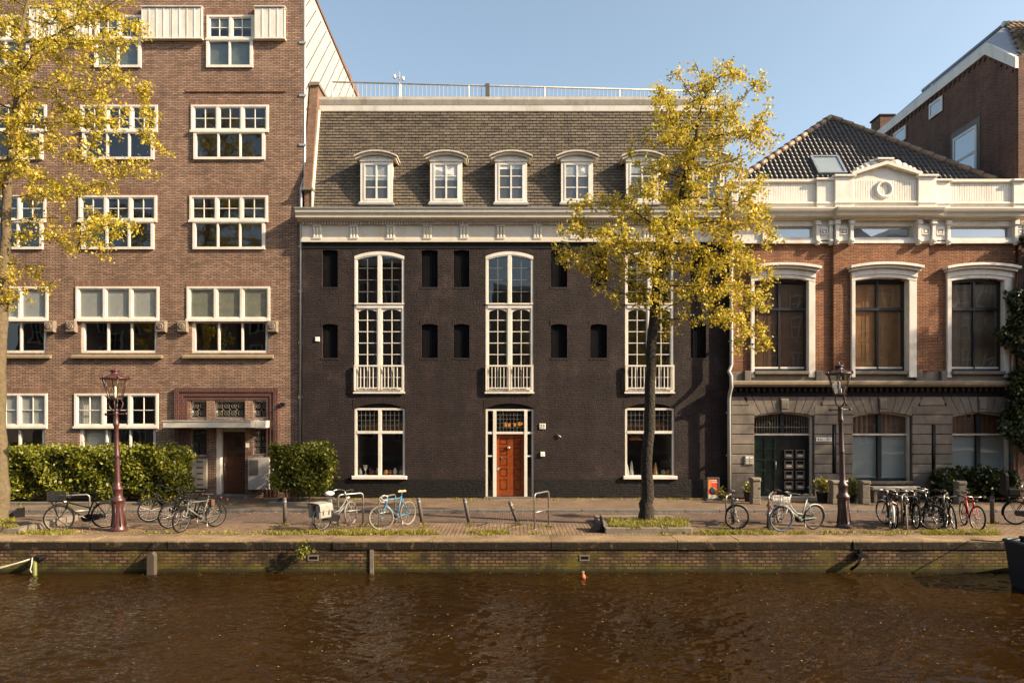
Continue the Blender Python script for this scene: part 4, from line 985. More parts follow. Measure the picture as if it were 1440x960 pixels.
for k, (a, b) in enumerate(GO):
    x0, x1, zt = X(a), X(b), Z(579); zs = zt-.14; cm = (x0+x1)/2; y0, y1 = YR+.14, YR+.24; zb = .1 if k == 0 else Z(676)
    fr = MB(); w = .08
    fr.box(x0, x0+w*.6, y0, y1, zb, zs); fr.box(x1-w*.9, x1, y0-.06, y1, zb, zs); fr.arcband(x0, x1, zs-.07, .14, .07, y0, y1)
    fr.box(x0+w*.6, x1-w*.9, y0-.02, y1, Z(612), Z(609.4))
    wn = fr.build('door_frame' if k == 0 else 'ground_window', M['weathered'], rh)
    m = MB(); m.box(cm-.07, cm+.07, y0, y1, (Z(609.4)+.001 if k == 0 else zb), zs+.1); 
    if k: m.box(x0+w*.6, x1-w*.9, y0+.01, y1-.01, zb, zb+.08)
    m.build('mullion', M['darkframe'], wn)
    for q0, q1 in ((x0+w*.6, cm-.07), (cm+.07, x1-w*.9)):
        pane(q0, q1, Z(609.4), zs+.06, y0+.06, wn)
        if k: pane(q0, q1, zb+.08, Z(612), y0+.06, wn)
        if k == 0:
            m = MB(); 
            for i in range(1, 10): q = q0+(q1-q0)*i/10; m.box(q-.008, q+.008, y0+.0, y0+.02, Z(609.4), zs+.03)
            m.box(q0, q1, y0-.004, y0+.012, Z(601), Z(600)); m.torus(((q0+q1)/2, y0+.01, Z(597)), .12, .012, n=14, m=4)
            m.build('fanlight_grille', M['grille'], wn)
        else:
            m = MB(); m.box(q0+.01, q1-.01, y0+.1, y0+.12, zb+.09, Z(612)-.01); m.build('frosted_screen', M['frosted'], wn)
            curtain(q0+.01, q1-.01, Z(609), zs+.05, y0+.12, wn, 'shutter_brown', 'curtain', 10)
    room(x0+.01, x1-.01, zb+.01, zs, YR+.33, 1.4, M['room'], wn)
    if k:
        m = MB(); m.bbox(x0-.04, x1+.04, YR-.12, YR+.15, Z(680.5), Z(676), .015); m.build('sill', M['stone_grey'], wn)
# double door: green panelled leaf and black leaf with letterboxes
x0, x1 = X(1062.5), X(1140.8); dz = Z(612)-.01; yf = YR+.2; cm = X(1094.5)
m = MB(); m.box(x0, cm, yf, yf+.06, .11, dz); frame(m, x0+.001, cm-.001, .111, dz-.001, yf-.035, yf, .09, .12, .1)
px0, px1 = x0+.09, cm-.09; mid = (px0+px1)/2; m.box(mid-.03, mid+.03, yf-.034, yf, .23, dz-.1)
for j in range(1, 5): q = .231+(dz-.331)*j/5; m.box(px0, px1, yf-.033, yf, q-.03, q+.03)
dl = m.build('door', M['darkgreen'], rh); dl['label'] = 'dark green panelled door leaf'
m = MB(); m.tube([(cm-.045,yf-.09,1.05),(cm-.045,yf-.09,1.36)], .02, 6); m.box(cm-.06,cm-.03,yf-.09,yf-.036,1.07,1.1); m.box(cm-.06,cm-.03,yf-.09,yf-.036,1.31,1.34); m.build('handle', M['chrome'], dl)
m = MB(); m.box(cm+.003, x1, yf, yf+.06, .11, dz); frame(m, cm+.004, x1-.001, .111, dz-.001, yf-.03, yf, .09, .12, .1)
dr = m.build('letterbox_door', M['blackwood'], rh)
for j in range(4):
    for i in range(2):
        a = X(1105.6+16.2*i); b = a+.31; z1 = Z(632.5+14.8*j); z0 = z1-.3
        m = MB(); frame(m, a, b, z0, z1, yf-.055, yf-.001, .03); m.box(a+.03, b-.03, yf-.045, yf-.001, z0+.03, z0+.16); lb = m.build('letterbox', M['grille'], dr)
        m = MB(); m.box(a+.06, b-.06, yf-.062, yf-.046, z0+.06, z0+.12); m.build('name_card', M['box_metal'], lb)
m = MB(); m.bbox(X(1046), X(1058.5), YR-.1, YR-.056, Z(653), Z(640.5), .01); ic = m.build('intercom', M['zinc'], rh)
for j in range(3):
    for i in range(2):
        m = MB(); m.box(X(1047.5+5.6*i), X(1051.8+5.6*i), YR-.112, YR-.101, Z(651.5-3.7*j), Z(649.3-3.7*j)); m.build('call_button', M['sign_white'] if j == 2 else M['box_metal'], ic)
m = MB(); m.box(X(1146.5), X(1168.2), YR-.075, YR-.057, Z(620), Z(614.6)); pl = m.build('number_plate', M['sign_white'], rh)
text('41a - 41f', .135, ((X(1146.5)+X(1168.2))/2, YR-.078, Z(617.3)), pl, M['ink'])
m = MB(); m.box(X(1059), X(1146), YR-.45, YR+.3, -.01, .1); m.build('doorstep', M['kerb'], rh)
# downpipe at the joint with the warehouse
m = MB()
m.tube([(X(1026.5),YR-.14,Z(345)),(X(1027),YR-.13,Z(513)),(X(1022.5),YR-.2,Z(523)),(X(1023),YR-.42,Z(530)),(X(1023.2),YR-.42,Z(545)),(X(1023.5),YR-.2,Z(554)),(X(1023.5),YR-.14,Z(562)),(X(1024),YR-.14,.05)], .065, 8)
dp = m.build('downpipe', M['panel_white'], rh)
for y in (400, 480, 580, 640):
    m = MB(); m.box(X(1021 if y > 520 else 1024), X(1027 if y > 520 else 1030), YR-.1, YR+.02, Z(y+1), Z(y-1)); m.build('pipe_bracket', M['zinc'], dp)
m = MB(); m.prismx([(YR-.3,Z(345)),(YR-.3,Z(337)),(YR+.05,Z(337)),(YR+.05,Z(345))], X(1021.5), X(1033)); m.build('hopper', M['panel_white'], dp)
# white attic: window frieze, cornice, parapet, pediment
BX0, BX1 = X(1169), X(1311)
m = MB()
wall(m, HX0, HX1, Z(343), Z(311), YR-.1, [(X(a), X(b), Z(335.5), Z(319), 0) for a, b in TRW], .22)
m.box(HX0, HX1, YR-.13, YR-.02, Z(343.2), Z(339)); m.build('frieze', M['white'], rh)
for a, b in TRW:
    x0, x1, z0, z1 = X(a), X(b), Z(335.5), Z(319)
    m = MB(); frame(m, x0, x1, z0, z1, YR+.02, YR+.1, .05); wn = m.build('attic_window', M['white'], rh)
    pane(x0+.04, x1-.04, z0+.04, z1-.04, YR+.06, wn, 'glass_mirror'); room(x0+.01, x1-.01, z0+.01, z1-.01, YR+.14, .8, M['room_pale'], wn)
    m = MB(); m.box(x0+.05, x1-.05, YR+.07, YR+.08, z0+.04, z1-.04); m.build('blind', M['sky_reflection_blue'], wn)  # sheet behind the pane carrying the painted sky reflection, not a real blind
for c in (1072, 1147, 1165.5, 1172.8, 1193, 1287, 1307, 1330, 1424, 1437):
    m = MB(); x0 = X(c); pr_ = .08 if BX0 < x0 < BX1 else 0
    m.bbox(x0-.065, x0+.065, YR-.19-pr_, YR-.09, Z(340), Z(313.5), .015); m.bbox(x0-.1, x0+.1, YR-.24-pr_, YR-.09, Z(318.5), Z(312), .02); m.bbox(x0-.075, x0+.075, YR-.25-pr_, YR-.09, Z(343.5), Z(338.5), .04); m.bbox(x0-.05, x0+.05, YR-.22-pr_, YR-.09, Z(346), Z(343), .03)
    m.build('pilaster', M['white'], rh)
for a, b in ((1149.8,1163),(1176,1190),(1290,1304),(1310.5,1327),(1427,1434)):
    m = MB(); xa, xb = X(a), X(b); o = .06 if a > 1170 and b < 1305 else 0; cx = (xa+xb)/2
    m.bbox(xa, xb, YR-.13-o, YR-.09, Z(341), Z(318.5), .01); frame(m, cx-.13, cx+.13, Z(332), Z(323), YR-.165-o, YR-.131-o, .035); m.bbox(cx-.05, cx+.05, YR-.16-o, YR-.131-o, Z(329.5), Z(325.5), .01)
    m.build('frieze_panel', M['white'], rh)
def cornice_prof(o): return [(YR+.3,Z(311.5)),(YR-.2-o,Z(311.5)),(YR-.22-o,Z(309.5)),(YR-.4-o,Z(308.5)),(YR-.42-o,Z(305.5)),(YR-.5-o,Z(302.5)),(YR-.53-o,Z(299.5)),(YR-.53-o,Z(297.6)),(YR+.3,Z(297))]
m = MB(); m.prismx(cornice_prof(0), HX0-.02, BX0-.06); m.prismx(cornice_prof(.12), BX0-.06, BX1+.06); m.prismx(cornice_prof(0), BX1+.06, HX1); m.build('cornice', M['cream'], rh)
m = MB()
m.box(HX0, BX0, YR-.05, YR+.3, Z(297), Z(257)); m.box(BX1, HX1, YR-.05, YR+.3, Z(297), Z(257)); m.box(BX0, BX1, YR-.16, YR+.3, Z(297), Z(250))
for a, b, o in ((1027.8,1145,.05), (1310,1420,.05), (1196,1285,.17)):
    m.box(X(a), X(b), YR-.04-o-.03, YR-.0-o, Z(287.6), Z(285.4))
    n = int((b-a)/3.4)
    for i in range(n): m.bbox(X(a)+(X(b)-X(a))*i/n+.004, X(a)+(X(b)-X(a))*(i+1)/n-.004, YR-o-.012, YR-o+.01, Z(284.8), Z(259 if o < .1 else 256), .006)
m.build('parapet', M['white'], rh)
m = MB()
for a, b in ((1027.8,1146),(1304,1440)): m.box(X(a), min(X(b),HX1), YR-.14, YR+.34, Z(257.4), Z(253.6)); m.box(X(a)+.001, min(X(b),HX1)-.001, YR-.1, YR+.3, Z(259), Z(257.4)-.001)
m.build('parapet_coping', M['cream'], rh)
for a, b, t in ((1146,1169.5,253), (1169.8,1196,249.5), (1285.5,1310.5,249.5), (1310.8,1332,254.5), (1421,1438,254.5)):
    m = MB(); o = .26 if t < 250 else .16
    m.bbox(X(a), X(b), YR-o, YR+.3, Z(296.5), Z(t+3), .012); m.bbox(X(a)-.05, X(b)+.05, YR-o-.08, YR+.34, Z(t+3)+.001, Z(t), .015); m.bbox(X(a)-.03, X(b)+.03, YR-o-.04, YR+.32, Z(289), Z(286), .01)
    m.build('parapet_pier', M['white'], rh)
pxl, pxr, pxc = X(1196), X(1285.5), X(1240.5); zb_ = Z(250); za = Z(235.5)
m = MB(); m.prism([(pxl,zb_-.02),(pxr,zb_-.02),(pxr,zb_),(pxc,za),(pxl,zb_)], YR-.15, YR+.3)
pd = m.build('pediment', M['white'], rh)
m = MB()
for q0, q1 in (((pxl-.1,zb_-.02),(pxc,za+.0)), ((pxr+.1,zb_-.02),(pxc,za+.0))):
    d_ = .12
    m.prism([q0, q1, (q1[0],q1[1]+d_), (q0[0],q0[1]+d_)], YR-.34, YR+.32)
m.build('raking_cornice', M['cream'], pd)
m = MB(); m.torus((X(1239),YR-.19,Z(269)), .27, .065, n=28, m=8); m.build('wreath_ring', M['white'], pd)
m = MB(); m.bbox(X(1229), X(1248), YR-.3, YR+.3, za+.1, Z(226.5)-.08, .03); m.bbox(X(1226.5), X(1250), YR-.36, YR+.34, Z(226.5)-.08, Z(226.5), .02); ac = m.build('acroterion', M['white'], pd)
for sx in (-1, 1):
    m = MB()
    for t, r_ in ((.42,.2), (.66,.16), (.86,.12), (1.02,.09)):
        c = pxc+sx*t; zc = za+.12-(za-zb_)*t/((pxr-pxl)/2)+.05
        m.lathe([(.01,-.12),(r_*.75,-.1),(r_,-.03),(r_,.04),(r_*.7,.1),(.01,.12)], (0,0,0), 10); k0 = len(m.v)-60
        m.v[k0:] = [(c+p[0], YR-.1+p[2]*1.4, zc+p[1]) for p in m.v[k0:]]
    m.build('scroll', M['white'], ac)
# hipped roof
ap = Vector((13.05, 3.0, PZ(167,27.7))); ez = Z(258); ey = YR+.32
eL, eR = Vector((HX0+.05, ey, ez)), Vector((18.2, ey, ez)); apb = Vector((13.05, 10.5, ap.z))
m = MB()
m.add([eL, eR, ap, Vector((HX0+.05,12,ez)), Vector((18.2,12,ez)), apb], [(0,1,2),(1,4,5,2),(4,3,5),(3,0,2,5)])
rf = m.build('hipped_roof', M['blackwood'], rh)
def pantiles(mb, o, u, v, W, H, tw, tl, inside):
    o, u, v = Vector(o), Vector(u).normalized(), Vector(v).normalized(); n = u.cross(v); n = n if n.z > 0 else -n
    prof = [(0,.005),(.14,.002),(.32,.012),(.52,.05),(.72,.055),(.88,.03),(1.05,.012)]
    for j in range(int(H/tl)+1):
        for i in range(int(W/tw)+1):
            a, b = i*tw, j*tl
            if not inside(a+tw/2, b+tl/2): continue
            h = .03+R.uniform(-.006,.006); du, dv = R.uniform(-.004,.004), R.uniform(-.008,.008)
            vs = [o+u*(a+tw*q+du)+v*(b+dv)+n*(z+h) for q, z in prof]+[o+u*(a+tw*q+du)+v*(b+tl*1.2+dv)+n*(z+.005) for q, z in prof]+[o+u*(a+tw*q+du)+v*(b+dv)+n*(z+h-.025) for q, z in prof]
            k = len(prof)
            mb.add(vs, [(q,q+1,k+q+1,k+q) for q in range(k-1)]+[(2*k+q,2*k+q+1,q+1,q) for q in range(k-1)], True)
vv = Vector((0, ap.y-ey, ap.z-ez)); H = vv.length; W = eR.x-eL.x; xa = ap.x-eL.x
m = MB(); pantiles(m, eL, (1,0,0), vv, W, H, .19, .25, lambda a, b: b < H-.1 and a > xa*b/H+.02 and a < W-(W-xa)*b/H-.02)
m.build('pantiles', M['pantile'], rf)
m = MB()
for q0, q1 in ((eL, ap), (eR, ap)):
    n = 15; ax = (q1-q0).normalized()
    for i in range(n):
        a, b = q0+(q1-q0)*(i/n), q0+(q1-q0)*((i+1.12)/n); a = a+Vector((0,-.03,.05)); b = b+Vector((0,-.03,.03))
        m.tube([a, b], [.13, .105], 10)
m.tube([ap+Vector((0,0,.04)), apb+Vector((0,0,.04))], .12, 10)
m.build('hip_ridge', M['ridge'], rf)
def roofpt(px, py):                                       # where a photo ray meets the front slope
    dirv = Vector(((px-720)/F, 1, (HY-py)/F)); nrm = Vector((1,0,0)).cross(vv).normalized()
    o = Vector((0,-CAMD,CAMH)); t = (eL-o).dot(nrm)/dirv.dot(nrm); return o+dirv*t
cs = [roofpt(*q) for q in ((1149,248),(1190,248),(1181,223.5),(1141,223.5))]
nrm = Vector((1,0,0)).cross(vv).normalized(); nrm = nrm if nrm.z > 0 else -nrm
uu = Vector((1,0,0)); vN = vv.normalized(); so = cs[0]; sw = (cs[1]-cs[0]).length; sh_ = (cs[3]-cs[0]).dot(vN)
def skl(mb, a, b, c, d, h0, h1):
    q = [so+uu*x+vN*y for x, y in ((a,c),(b,c),(b,d),(a,d))]
    mb.add([p+nrm*h0 for p in q]+[p+nrm*h1 for p in q], [(0,3,2,1),(4,5,6,7),(0,1,5,4),(1,2,6,5),(2,3,7,6),(3,0,4,7)])
m = MB(); t = .09
skl(m, 0, t, 0, sh_, .02, .16); skl(m, sw-t, sw, 0, sh_, .02, .16); skl(m, t, sw-t, 0, t, .02, .159); skl(m, t, sw-t, sh_-t, sh_, .02, .159)
sk = m.build('skylight', M['leadsheet'], rf)
m = MB(); skl(m, t, sw-t, t, sh_-t, .05, .12); m.build('glazing', M['frosted'], sk)
m = MB(); q = [so+uu*x+vN*y+nrm*.135 for x, y in ((t,t),(sw-t,t),(sw-t,sh_-t),(t,sh_-t))]; m.quad(*q); m.build('pane', M['glass'], sk)

# ================================================================== TALL HOUSE far right
X0 = 18.3
th = thing('gabled_townhouse', 'tall dark brown brick townhouse whose side wall rises above the hipped roof', 'building', (X0+4, 0, 0))
YT = -.2
m = MB(); m.prismx([(YT,0),(YT,15.6),(1.25,16.95),(12,16.8),(12,0)], X0, X0+11); m.build('wall', M['brick_brown'], th)
m = MB()
m.prismx([(YT-.1,15.55),(YT-.1,15.95),(1.2,17.3),(12,17.15),(12,16.75),(1.3,16.9)], X0-.12, X0+.0-.003); m.build('bargeboard', M['white'], th)
m = MB()
for k in range(34):
    y = 1.35+k*.3; z_ = 16.88-(y-1.25)*.0139; m.prismx([(y,z_),(y+.2,z_),(y+.1,z_-.17)], X0-.05, X0-.002)
for k in range(5):
    t = (k+.3)/5; y = YT+t*1.4; z_ = 15.55+t*1.32; m.prismx([(y,z_),(y+.2,z_+.16),(y+.12,z_-.1)], X0-.06, X0-.002)
m.prismx([(1.3,16.86),(12,16.71),(12,16.8),(1.3,16.95)], X0-.045, X0-.004); m.prismx([(YT,15.5),(YT,15.62),(1.3,16.95),(1.35,16.83)], X0-.045, X0-.004); m.build('corbel_table', M['brick_brown'], th)
def side_window(y0, y1, z0, z1, big):
    m = MB(); w = .1
    if big: m.box(X0-.03, X0-.002, y0-.16, y1+.16, z0-.1, z1+.26); s_ = m.build('window_surround', M['grille'], th)
    m = MB()
    m.box(X0-.07, X0-.031, y0, y0+w, z0, z1); m.box(X0-.07, X0-.031, y1-w, y1, z0, z1); m.box(X0-.07, X0-.031, y0+w, y1-w, z0, z0+w); m.box(X0-.07, X0-.031, y0+w, y1-w, z1-w, z1)
    if big: m.box(X0-.068, X0-.031, y0+w, y1-w, (z0+z1)/2-.05+.1, (z0+z1)/2+.05+.1)
    wn = m.build('window', M['white'], th)
    m = MB(); m.box(X0-.04, X0-.0305, y0+w*.9, y1-w*.9, z0+w*.9, z1-w*.9); m.build('room_shade', M['room'], wn)
    m = MB(); m.quad((X0-.05,y1-w,z0+w),(X0-.05,y0+w,z0+w),(X0-.05,y0+w,z1-w),(X0-.05,y1-w,z1-w)); m.build('pane', M['glass_side'], wn)
M['glass_side'] = glassmat('side_glass', extra=.18)
m = MB(); m.prism([(X0+.75,15.6),(X0+9,15.6),(X0+9,21.5),(X0+.9,20.8),(X0+.75,18.2)], YT+.02, .35); m.box(X0+.02, X0+1.7, YT-.06, YT+.219, 0, 16.05); m.build('shading_gable', M['brick_brown'], th)  # front corner in view, plus an unseen tall gable added to shade the roof
for j in range(4):                                            # street front, just outside the picture
    for i in range(3):
        wx = X0+2.0+2.6*i; wz = 1.2+3.6*j; m = MB(); frame(m, wx, wx+1.3, wz, wz+2.2, YT-.06, YT-.002, .1); m.box(wx+.1, wx+1.2, YT-.055, YT-.004, wz+1.2, wz+1.28); m.box(wx-.08, wx+1.38, YT-.14, YT-.002, wz-.1, wz-.002)
        wn = m.build('front_window', M['white'], th); m = MB(); m.box(wx+.09, wx+1.21, YT-.02, YT-.001, wz+.09, wz+2.11); m.build('room_shade', M['room'], wn); pane(wx+.1, wx+1.2, wz+.1, wz+2.1, YT-.035, wn)
side_window(1.85, 3.25, 12.2, 14.45, True); side_window(3.95, 4.85, 15.95, 16.6, False); side_window(6.6, 7.6, 15.85, 16.5, False)
m = MB(); m.add([(X0-.1,YT-.05,15.95),(X0+11,YT-.05,15.95),(X0+11,2.6,18.75),(X0+1.6,2.6,18.75),(X0+1.6,8,18.7),(X0-.1,12,17.1),(X0+11,8,18.7),(X0+11,12,17.1),(X0-.1,1.2,17.3)],
            [(0,1,2,3),(0,3,8),(8,3,4,5),(4,3,2,6),(5,4,6,7),(1,7,6,2)]); rf = m.build('roof', M['leadsheet'], th)
m = MB(); a = Vector((X0+.3,YT+.05,16.05)); vt = Vector((0,2.62,2.72)); pantiles(m, a, (1,0,0), vt, 6, vt.length, .22, .28, lambda q, b: q > 1.4*b/vt.length-.05)
m.build('pantiles', M['pantile_tan'], rf)
m = MB(); m.tube([(X0+1.5,2.55,18.8),(X0+11,2.55,18.8)], .11, 6); m.build('ridge_cap', M['cream'], rf)
m = MB(); m.tube([(X0+1.6,2.6,18.8),(X0+1.6,8,18.75)], .1, 6); m.build('ridge_flashing', M['leadsheet'], rf)
m = MB(); xx, dd = PX(1300,29.5), 29.5; m.tube([(X0+.3,5.0,17.1),(X0+.3,5.0,17.5)], .06, 8); m.tube([(X0+.15,5.0,17.52),(X0+.5,5.0,17.62)], .07, 8); m.build('vent_pipe', M['zinc'], rf)
cmy = thing('rear_chimney', 'black brick chimney stack rising behind the hipped roof', 'chimney', (PX(1242,36), 11.3, 12))
m = MB(); m.box(PX(1232,36), PX(1252,36), 10.9, 11.8, 12, PZ(167.5,36)); m.build('stack', M['brick_brown'], cmy)
m = MB(); m.box(PX(1230.5,36), PX(1253,36), 10.85, 11.85, PZ(167.5,36)+.002, PZ(165.5,36)); m.build('cap', M['blackwood'], cmy)

# ================================================================== TREES
def grow(trunk, rad, attr, step=.3, kill=.45, infl=3.2, iters=70, rng=NR, seedfrom=3):
    P_ = [np.array(p, float) for p in trunk]; par = [i-1 for i in range(len(P_))]
    pts = list(P_); A_ = np.array(attr, float); alive = np.ones(len(A_), bool)
    near = np.full(len(A_), 1e9); nid = np.zeros(len(A_), int)
    def upd(i0):
        for i in range(i0, len(pts)):
            if i < seedfrom: continue
            d = np.linalg.norm(A_-pts[i], axis=1); k = d < near; near[k] = d[k]; nid[k] = i
    upd(0); leaf_at = []
    for _ in range(iters):
        kk = alive & (near < infl)
        if not kk.any():
            infl *= 1.3
            if infl > 9: break
            continue
        n0 = len(pts)
        for i in np.unique(nid[kk]):
            d = A_[kk & (nid == i)]-pts[i]; d = (d/np.linalg.norm(d, axis=1)[:, None]).sum(0)
            d += rng.normal(0, .25, 3); d[2] += .12*np.linalg.norm(d); d /= np.linalg.norm(d)+1e-9
            pts.append(pts[i]+d*step*rng.uniform(.8,1.15)); par.append(i)
        upd(n0); alive &= near > kill
        if not alive.any(): break
    n = len(pts); ch = [[] for _ in range(n)]
    for i in range(1, n): ch[par[i]].append(i)
    r = np.zeros(n); e = 2.25
    for i in range(n-1, -1, -1):
        r[i] = max(sum(r[c]**e for c in ch[i])**(1/e), .0095)
    for i in range(len(trunk)): r[i] = max(min(r[i], rad[i]), rad[i]*.9)
    for i in range(len(trunk), n): r[i] = min(r[i], max(r[par[i]]*.88, .0095))
    return pts, par, ch, r
def tree_mesh(pts, par, ch, r, lean_noise=.0):
    mb = MB(); start = [(0, None)]
    while start:
        i, pr_ = start.pop(); ln = ([pr_] if pr_ is not None else [])+[i]
        while ch[i]:
            c = max(ch[i], key=lambda q: r[q])
            for q in ch[i]:
                if q != c: start.append((q, i))
            ln.append(c); i = c
        if len(ln) < 2: continue
        rr = [float(r[q]) for q in ln]
        if pr_ is not None: rr[0] = min(rr[0], rr[1]*1.15)
        big = rr[0] > .05
        mb.tube([pts[q] for q in ln], rr, 9 if big else 5, cap=False)
    return mb
def leaf_mesh(name, pts, n, spread, size, m, parent, rng=NR, flat=1.0, asp=.6):
    pts = np.asarray(pts); N = len(pts)*n
    c = np.repeat(pts, n, 0)+rng.normal(0, spread, (N, 3))*np.array([1,1,flat])
    a = rng.normal(size=(N,3)); a /= np.linalg.norm(a,axis=1)[:,None]
    b = np.cross(a, rng.normal(size=(N,3))); b /= np.linalg.norm(b,axis=1)[:,None]+1e-9
    nn = np.cross(a, b)
    s = size*rng.uniform(.6,1.35,(N,1)); 
    v = np.stack([c-a*s, c+b*s*asp+nn*s*.22, c+a*s, c-b*s*asp+nn*s*.22], 1).reshape(-1,3)
    off = np.array(parent.location if parent is not None else (0,0,0)); v = v-off
    me = bpy.data.meshes.new(name); me.vertices.add(len(v)); me.vertices.foreach_set('co', v.ravel().astype('f'))
    me.loops.add(N*4); me.loops.foreach_set('vertex_index', np.arange(N*4, dtype='i'))
    me.polygons.add(N); me.polygons.foreach_set('loop_start', np.arange(0,N*4,4,dtype='i')); me.polygons.foreach_set('loop_total', np.full(N,4,dtype='i'))
    me.update(calc_edges=True); me.materials.append(m)
    o = bpy.data.objects.new(name, me); C.objects.link(o)
    if parent is not None: o.parent = parent
    return o
def blob_points(blobs, d0, n, rng=NR):
    out = []; w = np.array([b[2]*b[3]*b[4] for b in blobs]); w = w/w.sum()
    for i in rng.choice(len(blobs), n, p=w):
        px, py, rx, ry, rd = blobs[i][:5]; dd = blobs[i][5] if len(blobs[i]) > 5 else 0
        while True:
            q = rng.uniform(-1,1,3)
            if .15 < np.linalg.norm(q) < 1: break
        d = d0+dd+q[1]*rd; out.append((PX(px+q[0]*rx,d0), d-CAMD, PZ(py+q[2]*ry,d0)))
    return out
def make_tree(name, label, d0, tr, blobs, nattr, bark, leafm, leaves, base_z, clump=9, spread=.085, size=.05, group=None, density=1.0):
    pts_ = [(PX(px,d0), d0-CAMD+dy, PZ(py,d0) if i else base_z) for i, (px, py, rr, dy) in enumerate(tr)]
    rad = [q[2]*d0/F for q in tr]
    t = thing(name, label, 'tree', pts_[0], group)
    P2, r2 = [], []                                              # finer trunk with slight wobble
    for i in range(len(pts_)-1):
        for k in range(4):
            f = k/4; w_ = .02 if 0 < i+k else 0
            P2.append(tuple(np.array(pts_[i])*(1-f)+np.array(pts_[i+1])*f+NR.normal(0,w_,3)*np.array([1,1,0]))); r2.append(rad[i]*(1-f)+rad[i+1]*f)
    P2.append(pts_[-1]); r2.append(rad[-1])
    at = blob_points(blobs, d0, nattr)
    pts, par, ch, r = grow(P2, r2, at, seedfrom=int(len(P2)*.42))
    tree_mesh(pts, par, ch, r).build('trunk', bark, t)
    tips = [i for i in range(len(pts)) if r[i] < .022 and i > len(P2)]
    lp = []
    for i in tips:
        k = density*(1.5 if not ch[i] else 1)
        while k > 0:
            if NR.random() < k:
                f = NR.random(); q = pts[i]*(1-f)+pts[par[i]]*f; lp.append(q+NR.normal(0,.1,3)-np.array([0,0,.04]))
            k -= 1
    leaf_mesh('crown', lp, clump, spread, size, leafm, t, asp=.62)
    print(name, len(pts), 'nodes', len(lp), 'clumps')
    return t
# tree pit beside the warehouse and its elm
cen = [(909,731,13.5,0),(910.5,700,10,0),(911,650,8.7,0),(914,560,8.3,0),(916,480,8,0),(921,420,7.5,0),(929,380,7,0),(941,340,5.5,.1),(956,290,4.6,.1),(968,235,3.6,.2),(983,175,2.2,.2)]
make_tree('elm_tree', 'slender elm with golden spring leaves standing in front of the black warehouse', 18.8, cen,
  [(985,190,85,95,1.5),(960,110,48,30,.9),(1040,115,40,36,.9),(940,180,40,60,1.0),(1010,125,60,42,1.1),(1062,170,34,62,1.0),(1048,330,52,70,1.3),(1075,290,24,40,.8),(780,352,22,20,.5),(930,235,60,90,1.5),(1045,230,42,95,1.2),(915,320,85,75,1.7,-.3),(850,335,76,62,1.6),(850,300,50,40,1.0),(808,345,38,40,1.0),(870,395,45,30,.9),(1000,330,90,80,1.7,.3),(1050,415,48,80,1.3),(1058,470,36,42,1.0),(1015,400,50,50,1.2),(905,395,55,42,1.1),(950,130,50,40,1.0)],
  1500, M['bark'], M['leaf_yellow'], 0, .02, clump=16, size=.045, spread=.07, density=2.9)
lef = [(-3,738,16,0),(-2.5,690,13.5,0),(-2,600,11.5,0),(-2,500,10,0),(3,410,8.8,0),(8,330,7.2,0),(11,260,6.4,0),(18,190,5,0),(26,120,3.6,0),(30,40,2.4,0)]
make_tree('elm_tree', 'larger elm with pale trunk and golden leaves at the left, before the brick office', 18.8, lef,
  [(50,110,120,110,1.9),(140,120,80,90,1.4),(-80,150,140,180,2),(190,215,60,55,1),(236,205,28,20,.5),(205,150,36,26,.6),(60,230,110,70,1.7),(110,320,95,50,1.3),(170,315,45,45,.8),(40,-30,150,90,1.9),(-60,380,110,80,1.6),(50,395,45,28,.7),(130,20,80,60,1.3)],
  1300, M['bark_pale'], M['leaf_yellow'], 0, .02, clump=16, size=.045, spread=.075, density=2.6)
# the next elm along the quay, just outside the picture at the right: its shade falls on the stone ground floor
rgt = [(2360,735,15,0),(2360,600,12,0),(2362,450,10,0),(2365,300,8,0),(2365,120,6,0)]
make_tree('elm_tree', 'elm farther along the quay to the right, beyond the moored black boat', 18.8, rgt,
  [(2360,150,190,150,2.6),(2270,60,110,110,2.0),(2460,80,110,110,2.0),(2360,-40,120,90,2),(2280,230,90,80,1.8)], 700, M['bark'], M['leaf_yellow'], 0, .02, clump=9, size=.1, spread=.16, density=1.3)

def tree_pit(label, x0, x1, y0, y1, zt=.08):
    t = thing('tree_pit', label, 'planter', ((x0+x1)/2, (y0+y1)/2, ROADZ))
    w = .16; m = MB()
    for a, b, c, d in ((x0,x1,y0,y0+w),(x0,x1,y1-w,y1),(x0,x0+w,y0+w,y1-w),(x1-w,x1,y0+w,y1-w)):
        m.bbox(a+.002, b-.002, c, d, ROADZ-.03, zt+R.uniform(-.01,.01), .02)
    m.build('stone_edge', M['stone_grey'], t)
    m = MB(); nx, ny = 14, 10; vs = []
    for j in range(ny+1):
        for i in range(nx+1):
            e = min(i, nx-i, j, ny-j); vs.append((x0+w+(x1-x0-2*w)*i/nx, y0+w+(y1-y0-2*w)*j/ny, zt-.05+min(e,2)*.025+R.uniform(-.01,.012)))
    m.add(vs, [(j*(nx+1)+i, j*(nx+1)+i+1, (j+1)*(nx+1)+i+1, (j+1)*(nx+1)+i) for j in range(ny) for i in range(nx)]); m.build('soil_bed', M['soil'], t)
    return t
tree_pit('stone edged grassy tree pit around the slender elm before the warehouse', PX(851,17.5), PX(974,17.5), -7.2, -4.85)
tree_pit('stone edged grassy tree pit around the left elm with pale trunk', PX(-110,17.5), PX(28,17.5), -7.2, -4.85)
